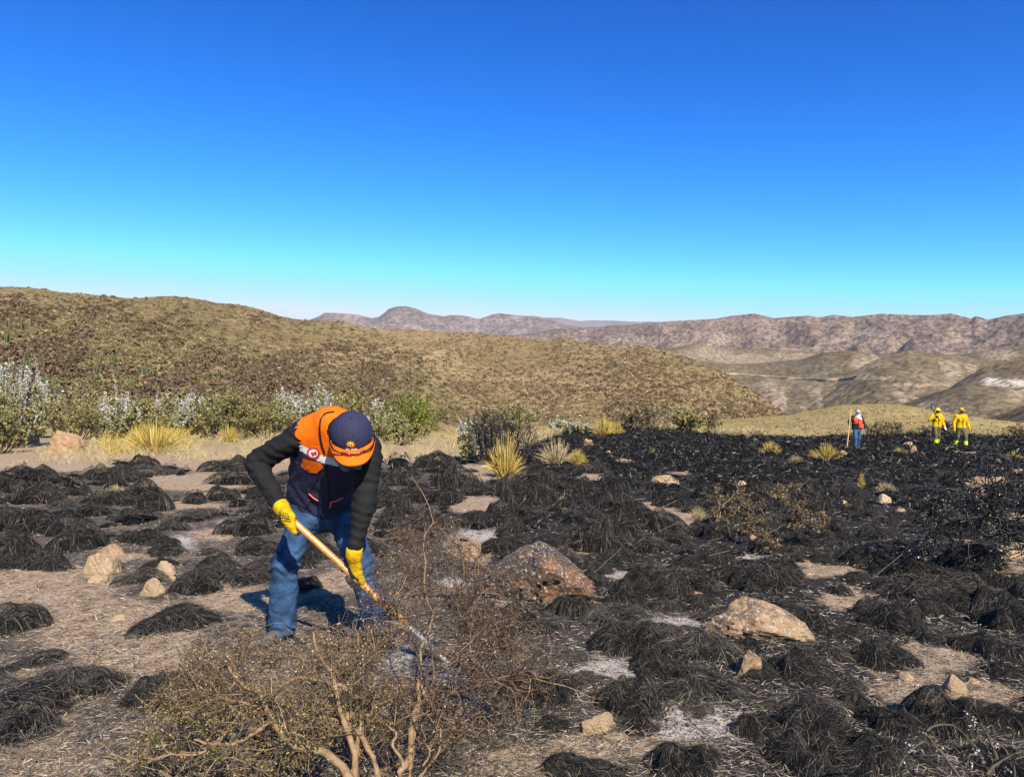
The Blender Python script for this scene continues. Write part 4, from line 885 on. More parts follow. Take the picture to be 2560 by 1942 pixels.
    limbs = [([(1005, 2050, Dv), (1004, 1940, Dv+.03), (1020, 1904, Dv+.05), (1030, 1813, Dv+.12), (1043, 1755, Dv+.18), (1049, 1691, Dv+.3), (1052, 1626, Dv+.42)], .0135, .005),
             ([(1020, 2050, Dv), (1022, 1950, Dv+.04), (1036, 1850, Dv+.1), (1045, 1770, Dv+.16)], .008, .005),
             ([(1010, 1925, Dv+.03), (1004, 1897, Dv+.04), (981, 1862, Dv+.06), (992, 1836, Dv+.08), (971, 1817, Dv+.1)], .006, .003),
             ([(1052, 1710, Dv+.22), (1065, 1742, Dv+.2), (1101, 1788, Dv+.2), (1143, 1807, Dv+.22)], .005, .003),
             ([(1040, 2050, Dv), (1052, 1940, Dv+.05), (1094, 1888, Dv+.08), (1104, 1820, Dv+.12)], .0065, .003), ([(1035, 2040, Dv), (1052, 1933, Dv+.05), (1075, 1878, Dv+.08), (1060, 1850, Dv+.08)], .005, .002),
             ([(1052, 1626, Dv+.42), (1075, 1540, Dv+.7), (1060, 1440, Dv+1.0), (1063, 1333, Dv+1.25), (1082, 1308, Dv+1.3), (1079, 1273, Dv+1.32), (1057, 1241, Dv+1.34), (1041, 1213, Dv+1.36), (1027, 1190, Dv+1.38)], .0042, .0016),
             ([(1052, 1626, Dv+.42), (1120, 1570, Dv+.6), (1190, 1545, Dv+.8), (1260, 1560, Dv+.95)], .006, .002),
             ([(1049, 1691, Dv+.3), (1130, 1660, Dv+.5), (1230, 1620, Dv+.7), (1320, 1610, Dv+.85)], .006, .002), ([(1043, 1755, Dv+.18), (1140, 1730, Dv+.35), (1250, 1700, Dv+.5), (1380, 1690, Dv+.6)], .006, .002),
             ([(1063, 1440, Dv+1.0), (1000, 1400, Dv+1.15), (960, 1370, Dv+1.25)], .005, .002), ([(1066, 1420, Dv+1.05), (1120, 1370, Dv+1.25), (1150, 1320, Dv+1.4)], .005, .002), ([(1052, 1626, Dv+.42), (1000, 1560, Dv+.6), (950, 1500, Dv+.8)], .005, .002),
             ([(1120, 1570, Dv+.6), (1140, 1480, Dv+.9), (1190, 1420, Dv+1.1)], .005, .002)]
    P, Q = limb_parts(r2, limbs[:7], M_bark, thick=1.3); P2, Q2 = limb_parts(r2, limbs[7:], M_barkd)
    PP = np.concatenate([P, P2]); QQ = np.concatenate([Q, Q2])
    a, ar = sprout(PP[5:], QQ[5:], 190, (.12, .30), .95, (.05, .05, .02), .3, r0=.0030, tmin=.3)
    a2, ar2 = sprout(PP[:5], QQ[:5], 40, (.10, .22), .95, (.1, .05, .02), .3, r0=.0026, tmin=.55); a = np.concatenate([a, a2]); ar = np.concatenate([ar, ar2])
    c, cr = sprout(a, ar, 1150, (.06, .18), 1.0, (0, 0, 0), .45, r0=.0020, tmin=.2); d, dr = sprout(c, cr, 3600, (.03, .085), 1.0, (0, 0, 0), .45, K=4, r0=.0014)
    def keep2(q):
        x_, y_ = proj(q[:, -1]); return (x_ > np.interp(y_, [1200, 1380, 1450, 1600, 1900], [1010, 950, 880, 900, 960])) & (y_ > np.interp(x_, [900, 960, 1010, 1100, 1160, 1250, 1420], [1390, 1320, 1270, 1270, 1320, 1420, 1620]))
    k_ = keep2(a); a, ar = a[k_], ar[k_]; k_ = keep2(c); c, cr = c[k_], cr[k_]; k_ = keep2(d); d, dr = d[k_], dr[k_]
    g = Geo()
    for p_, r_, s_ in ((a, ar, 4), (c, cr, 3), (d, dr, 3)): v, f = tubes(p_, r_, s_); g.add(sub(v, r2), f, 0)
    link('twigs', g.mesh('twigs', [M_twig], True), r2, kind='stuff')
    g = Geo(); v, f = buds(d, 7000, (.003, .007)); g.add(sub(v, r2), f, 0); link('dry_buds', g.mesh('dry_buds', [M_budd]), r2, kind='stuff')
foreground_shrubs()

def traced_shrub(name, label, base, limbs, bark, twig, n, lens, radii, budm=None, nb=0, bs=(.008, .014), bias=(0, 0, .05), tmin=.4, hid=()):
    root = link(name, None, label=label, cat='shrub', loc=base)
    P, Q = limb_parts(root, limbs, bark, 6, 12)
    if hid: P2, Q2 = limb_parts(None, hid, bark, 6, 12); PP = np.concatenate([P, P2]); QQ = np.concatenate([Q, Q2])
    else: PP, QQ = P, Q
    g = Geo(); par, pr = PP, QQ; last = None
    for k, (m, ln, rr) in enumerate(zip(n, lens, radii)):
        par, pr = sprout(par, pr, m, ln, 1.0, bias, .4, r0=rr, tmin=tmin if k == 0 else .15); v, f = tubes(par, pr, 3); g.add(sub(v, root), f, 0); last = par
    link('twigs', g.mesh('twigs', [twig], True), root, kind='stuff')
    if budm is not None:
        g = Geo(); v, f = buds(last, nb, bs); g.add(sub(v, root), f, 0); link('leaf_buds', g.mesh('leaf_buds', [budm]), root, kind='stuff')
    return root
# black burned shrub at the right edge
bD = 7.6; pb = ground_hit(2640, 1440)
traced_shrub('burned_shrub', 'black burned leafless shrub reaching in from the right edge', pb, [
    ([(2640, 1440, bD), (2600, 1335, bD), (2560, 1319, bD-.1), (2535, 1312, bD-.15), (2478, 1293, bD-.25), (2440, 1291, bD-.3), (2402, 1296, bD-.35)], .026, .007),
    ([(2440, 1291, bD-.3), (2380, 1300, bD-.4), (2349, 1312, bD-.45), (2320, 1355, bD-.5), (2303, 1384, bD-.5)], .012, .004),
    ([(2349, 1320, bD-.45), (2331, 1319, bD-.5), (2322, 1291, bD-.5), (2322, 1252, bD-.5), (2326, 1231, bD-.5), (2354, 1226, bD-.45), (2377, 1252, bD-.4)], .007, .004),
    ([(2640, 1200, bD+.4), (2560, 1148, bD+.4), (2488, 1144, bD+.3), (2450, 1151, bD+.25), (2412, 1163, bD+.2)], .012, .004),
    ([(2640, 1200, bD+.2), (2560, 1199, bD+.2), (2492, 1216, bD+.1), (2478, 1249, bD), (2470, 1270, bD)], .013, .005), ([(2640, 1360, bD), (2560, 1330, bD-.2), (2500, 1350, bD-.3), (2440, 1358, bD-.4), (2400, 1362, bD-.4)], .010, .004),
    ([(2470, 1292, bD-.3), (2440, 1255, bD-.35), (2415, 1240, bD-.4)], .007, .003), ([(2640, 1440, bD), (2640, 1330, bD+.1), (2640, 1200, bD+.3)], .03, .02)], M_barkb, M_twigb,
    (120, 560, 900), ((.15, .45), (.08, .26), (.04, .12)), (.010, .0065, .0045), M_budw, 620, (.007, .012), (0, 0, -.08), .25)
# dead branches in the bottom right corner
cD = 2.62; pc = ground_hit(2470, 2140)
traced_shrub('dead_branch', 'grey dead branches with white buds in the bottom right corner', pc, [
    ([(2300, 2080, cD), (2254, 1941, cD), (2252, 1914, cD), (2268, 1885, cD+.03), (2305, 1850, cD+.06)], .0062, .003), ([(2470, 2080, cD), (2400, 1941, cD), (2368, 1901, cD+.02), (2341, 1868, cD+.04), (2328, 1845, cD+.06), (2300, 1832, cD+.06)], .0085, .004),
    ([(2317, 1828, cD+.05), (2332, 1816, cD+.06), (2377, 1811, cD+.08), (2409, 1832, cD+.1), (2424, 1850, cD+.1)], .0045, .002), ([(2494, 1900, cD+.05), (2476, 1852, cD+.07), (2456, 1812, cD+.08), (2446, 1811, cD+.08), (2444, 1841, cD+.08), (2467, 1863, cD+.08), (2494, 1894, cD+.06)], .005, .003),
    ([(2430, 2080, cD), (2467, 1941, cD), (2494, 1905, cD+.02), (2522, 1890, cD+.02), (2570, 1875, cD+.02)], .008, .004), ([(2476, 1848, cD+.07), (2500, 1860, cD+.06), (2520, 1885, cD+.04), (2530, 1915, cD+.02)], .004, .002),
    ([(2424, 1850, cD+.1), (2440, 1868, cD+.1), (2452, 1890, cD+.1), (2425, 1885, cD+.1), (2418, 1930, cD+.08)], .0045, .003), ([(2540, 2080, cD), (2536, 1940, cD), (2536, 1900, cD), (2560, 1890, cD)], .005, .003)], M_barkg, M_twig,
    (26, 40), ((.03, .09), (.02, .05)), (.002, .0014), M_budw, 330, (.003, .006), (0, 0, .05), .3)
# two scorched shrubs standing in the burned field
sD = float(ground_hit(1800, 1338)[1])+.1
traced_shrub('scorched_shrub', 'left of two scorched shrubs in the burned field, brown leaves hanging right', ground_hit(1800, 1338), [
    ([(1787, 1338, sD), (1794, 1284, sD), (1797, 1254, sD), (1790, 1240, sD)], .014, .004), ([(1790, 1330, sD), (1800, 1285, sD), (1812, 1258, sD), (1828, 1246, sD), (1842, 1230, sD)], .012, .004),
    ([(1802, 1338, sD), (1801, 1318, sD), (1814, 1302, sD), (1818, 1288, sD)], .010, .004), ([(1816, 1332, sD), (1821, 1302, sD), (1836, 1284, sD-.1), (1847, 1266, sD-.1), (1860, 1255, sD-.1)], .011, .004)], M_bark, M_twig,
    (46, 180, 420), ((.09, .22), (.06, .15), (.04, .09)), (.0045, .0034, .0028), M_deadleaf, 2600, (.010, .020), (.06, 0, .0), .55,
    hid=[([(1847, 1266, sD-.1), (1868, 1280, sD-.1), (1878, 1310, sD-.1)], .006, .003), ([(1836, 1284, sD-.1), (1860, 1295, sD-.15), (1876, 1330, sD-.15)], .006, .003), ([(1828, 1246, sD), (1850, 1240, sD), (1862, 1250, sD)], .006, .003)])
tD = float(ground_hit(1888, 1388)[1])+.1
traced_shrub('scorched_shrub', 'right of two scorched shrubs in the burned field, forked leaning stem', ground_hit(1888, 1388), [
    ([(1886, 1386, tD), (1906, 1346, tD), (1940, 1322, tD), (1973, 1306, tD), (1990, 1293, tD), (2001, 1281, tD)], .013, .004), ([(1892, 1386, tD), (1912, 1340, tD+.1), (1925, 1306, tD+.1), (1934, 1285, tD+.1), (1940, 1262, tD+.1), (1942, 1241, tD+.1), (1946, 1225, tD+.1)], .012, .004),
    ([(1973, 1306, tD), (1984, 1311, tD), (2020, 1309, tD), (2036, 1304, tD)], .006, .003), ([(1938, 1278, tD+.1), (1950, 1268, tD), (1956, 1258, tD), (1968, 1240, tD)], .006, .003), ([(1896, 1386, tD), (1908, 1372, tD-.1), (1920, 1356, tD-.1)], .007, .004)], M_barkd, M_twig,
    (34, 170, 400), ((.06, .16), (.05, .11), (.03, .07)), (.0042, .0032, .0026), M_deadleaf, 2500, (.010, .019), (.05, 0, .0), .82,
    hid=[([(1942, 1241, tD+.1), (1958, 1228, tD), (1975, 1236, tD), (1986, 1256, tD)], .006, .003), ([(1968, 1240, tD), (1984, 1252, tD), (1992, 1268, tD)], .006, .003), ([(2001, 1281, tD), (2012, 1290, tD), (2016, 1304, tD)], .006, .003)])

# shrubs along the far edge of the burn
def edge_shrub(name, label, px, foot, w, h, style, seed, bark=None):
    """px, foot: base in the photograph; w, h: crown width and height in pixels"""
    p = ground_hit(px, foot); s = np.linalg.norm(p-np.array([0, 0, CZ]))/F; Wd, Hh = w*s, h*s
    root = link(name, None, label=label, cat='shrub', group='shrubs along the edge of the burn', loc=p-np.array([0, 0, .05]))
    ns = {'silver': 24, 'olive': 20, 'green': 20, 'dead': 14, 'dark': 18}[style]; K = 6; ts = np.linspace(0, 1, K)
    th = rng.uniform(0, 6.28, ns); o = rng.uniform(.05, .46, ns)*Wd; hh = Hh*rng.uniform(.55, .9, ns)*(1-.45*(o/(.5*Wd))**2)
    b = np.stack([np.cos(th)*o*.3, np.sin(th)*o*.3, 0*o], -1)
    pts = b[:, None] + np.stack([np.cos(th)[:, None]*o[:, None]*ts**.8, np.sin(th)[:, None]*o[:, None]*ts**.8, hh[:, None]*ts], -1) + rng.normal(size=(ns, K, 3))*.025*Hh*ts[None, :, None]
    rad = np.linspace(.016, .006, K)[None]*np.ones((ns, 1))*np.clip(Hh, .6, 2)
    bm = bark or (M_barkd if style != 'dead' else M_barkb)
    v, f = tubes(pts, rad, 4); link('stems', mesh_of('stems', v, [f], True, [bm]), root)
    g = Geo(); mats = {'silver': [M_silver, M_olive], 'olive': [M_olive, M_deadleaf], 'green': [M_green, M_olive], 'dead': [M_twigb, M_deadleaf], 'dark': [M_deadleaf, M_olive]}[style]
    qn = float(np.clip(w/105, .3, 1)); qq = lambda n_: max(6, int(n_*qn))
    sc = max(Hh, Wd); z_ = max(1.0, s*F/26)             # leaf sprays coarser where a shrub stands farther off
    B = lambda lo_, hi_: (lo_*z_, hi_*z_)
    if style == 'silver':
        a, ar = sprout(pts, rad, qq(260), (.20*Hh, .42*Hh), .13, (0, 0, .9), .05, r0=.009, tmin=.2)
        v, f = tubes(a, ar, 3); g.add(v, f, 0); v, f = buds(a, qq(3600), B(.028, .055), 1.6); g.add(v, f, 0); v, f = buds(pts, qq(1000), B(.05, .09)); g.add(v, f, 1)
        a2, ar2 = sprout(pts, rad, qq(120), (.1*Hh, .25*Hh), .7, (0, 0, .3), .2, r0=.006, tmin=.1); v, f = buds(a2, qq(900), B(.04, .08)); g.add(v, f, 1)
    elif style in ('olive', 'green', 'dark'):
        a, ar = sprout(pts, rad, qq(230), (.14*sc, .30*sc), .6 if style != 'green' else .9, (0, 0, .35 if style != 'green' else .1), .2, r0=.006, tmin=.12)
        c, cr = sprout(a, ar, qq(480), (.06*sc, .14*sc), .8, (0, 0, .25), .25, K=3, r0=.005); v, f = tubes(c, cr, 3); g.add(v, f, 1)
        n = {'olive': 4600, 'green': 6500, 'dark': 2200}[style]; v, f = buds(c, qq(n), B(.024, .05), 2.1); g.add(v, f, 0)
    else:
        a, ar = sprout(pts, rad, qq(90), (.16*sc, .4*sc), .8, (0, 0, .15), .25, r0=.010, tmin=.2); c, cr = sprout(a, ar, qq(420), (.08*sc, .2*sc), .8, (0, 0, .1), .3, r0=.006); d, dr = sprout(c, cr, qq(700), (.05*sc, .1*sc), .9, (0, 0, .05), .3, K=4, r0=.0045)
        for q, r_ in ((a, ar), (c, cr), (d, dr)): v, f = tubes(q, r_, 3); g.add(v, f, 0)
        v, f = buds(d, qq(800), B(.03, .05)); g.add(v, f, 1)
    link('foliage', g.mesh('foliage', mats), root, kind='stuff')
ES = [('silver_shrub', 'tall white leaved shrub cut by the left edge', 30, 1120, 140, 172, 'silver'), ('silver_shrub', 'white leaved shrub beside the tall one at far left', 85, 1095, 90, 120, 'silver'), ('olive_shrub', 'dark olive shrub at the left edge below the white one', -10, 1135, 110, 150, 'olive'),
      ('olive_shrub', 'broad olive shrub behind the pink tan boulder', 180, 1115, 170, 125, 'olive'), ('silver_shrub', 'white spiky shrub right of the broad olive shrub', 262, 1098, 84, 84, 'silver'), ('silver_shrub', 'white spiky shrub in the middle of the left row', 302, 1096, 80, 96, 'silver'),
      ('olive_shrub', 'low olive shrub between white spiky shrubs', 365, 1096, 120, 84, 'olive'), ('silver_shrub', 'white spiky shrub left of the big olive shrub', 425, 1088, 96, 88, 'silver'), ('silver_shrub', 'white spiky shrub touching the big olive shrub', 480, 1086, 90, 88, 'silver'),
      ('olive_shrub', 'big olive green shrub left of the stooping man, left half', 535, 1100, 130, 116, 'olive'), ('olive_shrub', 'big olive green shrub left of the stooping man, right half', 605, 1100, 130, 118, 'olive'), ('silver_shrub', 'white spiky shrub behind the man, left one', 715, 1082, 76, 96, 'silver'),
      ('silver_shrub', "white spiky shrub behind the man's shoulder", 795, 1082, 84, 104, 'silver'), ('olive_shrub', 'olive shrub directly behind the blue cap', 885, 1084, 130, 96, 'olive'), ('silver_shrub', 'white shrub just right of the blue cap', 942, 1094, 66, 84, 'silver'),
      ('olive_shrub', 'grey olive shrub below the bright green bush', 990, 1112, 110, 78, 'olive'), ('green_bush', 'bright green rounded bush right of the blue cap', 1046, 1096, 168, 112, 'green'), ('olive_shrub', 'grey green shrub filling the gap left of the white shrub behind the man', 665, 1098, 120, 96, 'olive'), ('silver_shrub', 'white leaved shrub behind scorched stems', 1165, 1145, 110, 90, 'silver'),
      ('scorched_bush', 'tall scorched bush with black stems behind the yellow tuft', 1225, 1160, 110, 160, 'dead'), ('scorched_bush', 'scorched bush with spreading bare stems right of the tall one', 1290, 1150, 120, 120, 'dead'), ('olive_shrub', 'thin olive shrub behind the scorched bushes', 1270, 1100, 150, 80, 'olive'),
      ('dark_bush', 'dark rounded bush on the skyline edge of the burn', 1625, 1079, 112, 80, 'dark'), ('dark_bush', 'small dark bush left of the dark rounded bush', 1568, 1079, 60, 54, 'dark'), ('silver_shrub', 'low white shrub beyond the straw grass, left of the dark bush', 1420, 1085, 90, 34, 'silver'),
      ('olive_shrub', 'olive grass shrub right of the dark bush', 1722, 1082, 80, 54, 'olive'), ('dark_bush', 'small dark shrub above the olive grass shrub', 1776, 1084, 46, 56, 'dark'), ('dark_bush', 'small dark shrub right of the red vest walker', 2180, 1091, 36, 32, 'dead'), ('dark_bush', 'small branching shrub behind the burn, middle of three', 2208, 1091, 32, 38, 'dead'),
      ('dark_bush', 'small flat topped shrub behind the burn, right of three', 2240, 1091, 38, 38, 'dead'), ('dark_bush', 'dark shrub between the two yellow walkers', 2372, 1092, 46, 40, 'dark'), ('dark_bush', 'dark shrub just left of the yellow walkers', 2325, 1093, 28, 30, 'dark'), ('dark_bush', 'thin grey shrub at the right end of the far edge', 2548, 1095, 32, 40, 'dead')]
for k, e in enumerate(ES): edge_shrub(*e, 300+k)
# ------------------------------------------------------------------ people: smooth blended solids turned into one continuous surface (surface nets)
def surfnet(fn, lo, hi, h):
    lo = np.asarray(lo, float); hi = np.asarray(hi, float); n = np.ceil((hi-lo)/h).astype(int)+1
    ax = [lo[k]+h*np.arange(n[k]) for k in range(3)]
    # coarse pass first; the fine grid is evaluated only near the surface
    m = 4; nc = (n-1)//m + 2; H = h*m
    Pc = np.stack(np.meshgrid(*[lo[k]+H*np.arange(nc[k]) for k in range(3)], indexing='ij'), -1).reshape(-1, 3)
    Fc = fn(Pc).reshape(nc); near = np.abs(Fc) < H*2.2 + .03
    for ax_ in range(3): near = near | np.roll(near, 1, ax_) | np.roll(near, -1, ax_)
    ii = [np.minimum((np.arange(n[k])+m//2)//m, nc[k]-1) for k in range(3)]
    Fv = Fc[np.ix_(*ii)].copy(); sel = near[np.ix_(*ii)]; w_ = np.argwhere(sel)
    Fv[sel] = fn(lo + h*w_)
    S = Fv < 0
    cs = [(i, j, k) for i in (0, 1) for j in (0, 1) for k in (0, 1)]
    def sl(A, c): return A[c[0]:n[0]-1+c[0], c[1]:n[1]-1+c[1], c[2]:n[2]-1+c[2]]
    cnt = sum(sl(S, c).astype(int) for c in cs); act = (cnt > 0) & (cnt < 8)
    idx = np.full(act.shape, -1); idx[act] = np.arange(act.sum())
    acc = np.zeros(act.shape+(3,)); num = np.zeros(act.shape)
    for a in cs:
        for k in range(3):
            if a[k] == 0:
                b = list(a); b[k] = 1; fa, fb = sl(Fv, a), sl(Fv, b); cr = (fa < 0) != (fb < 0)
                t = np.where(cr, fa/np.where(fa == fb, 1, fa-fb), 0); q = np.zeros(act.shape+(3,)); q[...] = np.array(a, float); q[..., k] += t
                acc += np.where(cr[..., None], q, 0); num += cr
    I = np.stack(np.meshgrid(*[np.arange(m-1) for m in n], indexing='ij'), -1)
    v = lo + h*(I[act] + acc[act]/num[act][:, None]); F4 = []
    for k in range(3):
        u, w = (k+1) % 3, (k+2) % 3
        a = np.take(S, range(n[k]-1), k); b = np.take(S, range(1, n[k]), k); e = np.argwhere(a != b)
        e = e[(e[:, u] > 0) & (e[:, w] > 0) & (e[:, u] < n[u]-1) & (e[:, w] < n[w]-1)]
        if not len(e): continue
        q = []
        for du, dw in ((-1, -1), (0, -1), (0, 0), (-1, 0)):
            c = e.copy(); c[:, u] += du; c[:, w] += dw; q.append(idx[c[:, 0], c[:, 1], c[:, 2]])
        q = np.stack(q, -1); flip = ~a[e[:, 0], e[:, 1], e[:, 2]]; q[flip] = q[flip][:, ::-1]; F4.append(q)
    return v, np.concatenate(F4)
def smin(a, b, k):
    h = np.clip(.5+.5*(b-a)/k, 0, 1); return b*(1-h)+a*h-k*h*(1-h)
def cone(p, a, b, ra, rb):
    a = np.asarray(a, float); b = np.asarray(b, float); d = b-a; t = np.clip((p-a)@d/(d@d), 0, 1)
    return np.linalg.norm(p-a-t[:, None]*d, axis=1) - (ra+(rb-ra)*t)
def ell(p, c, r, Rm=None):
    q = p-np.asarray(c, float)
    if Rm is not None: q = q@Rm
    r = np.asarray(r, float); k = np.linalg.norm(q/r, axis=1); k2 = np.linalg.norm(q/(r*r), axis=1); return k*(k-1)/np.maximum(k2, 1e-6)
def loft(p, pts, widths, depths, lat):
    """a tube with oval sections along the polyline pts; lat = sideways direction"""
    pts = np.asarray(pts, float); best = np.full(len(p), 9.); lat = norm(np.asarray(lat, float))
    for i in range(len(pts)-1):
        a, b = pts[i], pts[i+1]; d = b-a; t = np.clip((p-a)@d/(d@d), 0, 1); q = p-a-t[:, None]*d
        e = norm(lat-d*(lat@d)/(d@d)); x = q@e; y = np.linalg.norm(q-x[:, None]*e, axis=1)
        w = widths[i]+(widths[i+1]-widths[i])*t; z = depths[i]+(depths[i+1]-depths[i])*t
        best = np.minimum(best, (np.sqrt((x/w)**2+(y/z)**2)-1)*np.minimum(w, z))
    return best
def solid(name, fn, lo, hi, h, mats, parent, zone=None, smooth=True, label=None):
    v, f = surfnet(fn, lo, hi, h)
    c = v[f].mean(1); mi = zone(c) if zone is not None else np.zeros(len(f), int)
    off = np.array(parent.location) if parent is not None else np.zeros(3)
    return link(name, mesh_of(name, v-off, [f], smooth, mats, mi), parent, label=label)
def split_solid(names, fn, lo, hi, h, mats, parent, zone):
    """one surface cut into several parts along zone(centres)"""
    v, f = surfnet(fn, lo, hi, h); z = zone(v[f].mean(1)); out = {}
    for k, nm in names.items():
        ff = f[z == k]
        if not len(ff): continue
        u, inv = np.unique(ff, return_inverse=True); out[k] = link(nm, mesh_of(nm, v[u]-np.array(parent.location), [inv.reshape(ff.shape)], True, [mats[k]]), parent)
    return out
def cloth_mat(name, c, rough=.85, wr=.25, sc=14, weave=260, var=.18, spec=.2):
    m, n, l, b = new_mat(name); t = tex(n, l, sc, 5); r = ramp(n, [(.3, tuple(x*(1-var) for x in c)), (.7, tuple(min(1, x*(1+var)) for x in c))]); l.new(t.outputs[0], r.inputs[0]); l.new(r.outputs[0], b.inputs['Base Color'])
    b.inputs['Roughness'].default_value = rough; b.inputs['Specular IOR Level'].default_value = spec; t2 = tex(n, l, sc*1.7, 4, .6, dist=.8); bump(n, l, b, t2.outputs[0], wr, .02); return m
C_jean = cloth_mat('blue_denim', (.032, .072, .155), .9, .9, 9, var=.6); C_black = cloth_mat('charcoal_fleece', (.013, .013, .0145), .85, .4, 8, var=.2); C_orange = cloth_mat('orange_cloth', (.80, .145, .003), .7, .25, 8, var=.05)
C_navy = cloth_mat('navy_cloth', (.028, .030, .070), .75, .35, 9, var=.15); C_yellow = cloth_mat('yellow_leather', (.58, .35, .006), .75, .7, 20, var=.4); C_palm = cloth_mat('dark_rubber_palm', (.045, .05, .05), .6, .3, 30); C_skin = cloth_mat('skin', (.30, .135, .075), .55, .1, 20, var=.12, spec=.4)
C_grey = cloth_mat('grey_blue_cloth', (.11, .15, .21), .85, .5, 25); C_white = cloth_mat('reflective_strip', (.66, .68, .70), .45, .15, 25, var=.06); C_red = cloth_mat('red_print', (.50, .03, .03), .7, 0, 25, var=.03); C_boot = cloth_mat('grey_boot_leather', (.12, .115, .10), .7, .35, 30)
C_zip = cloth_mat('salmon_zip_cord', (.80, .18, .08), .6, .1, 40, var=.05); C_blackp = cloth_mat('black_plastic', (.012, .012, .013), .25, .0, 40, spec=.5); C_hair = cloth_mat('black_hair', (.012, .010, .009), .6, .4, 60)
def wood_mat():
    m, n, l, b = new_mat('varnished_ash_wood'); t = tex(n, l, 14, 6, .6, 'Object', 1.5); r = ramp(n, [(.3, (.40, .175, .04)), (.55, (.56, .28, .075)), (.75, (.66, .37, .13))]); l.new(t.outputs[0], r.inputs[0]); l.new(r.outputs[0], b.inputs['Base Color']); b.inputs['Roughness'].default_value = .28; b.inputs['Coat Weight'].default_value = .4; return m
C_wood = wood_mat()
def metal_mat():
    m, n, l, b = new_mat('worn_steel'); b.inputs['Base Color'].default_value = (.34, .32, .29, 1); b.inputs['Metallic'].default_value = .35; t = tex(n, l, 60, 5); r = ramp(n, [(.3, (.4, .4, .4)), (.7, (.65, .65, .65))]); l.new(t.outputs[0], r.inputs[0]); l.new(r.outputs[0], b.inputs['Roughness']); return m
C_steel = metal_mat()

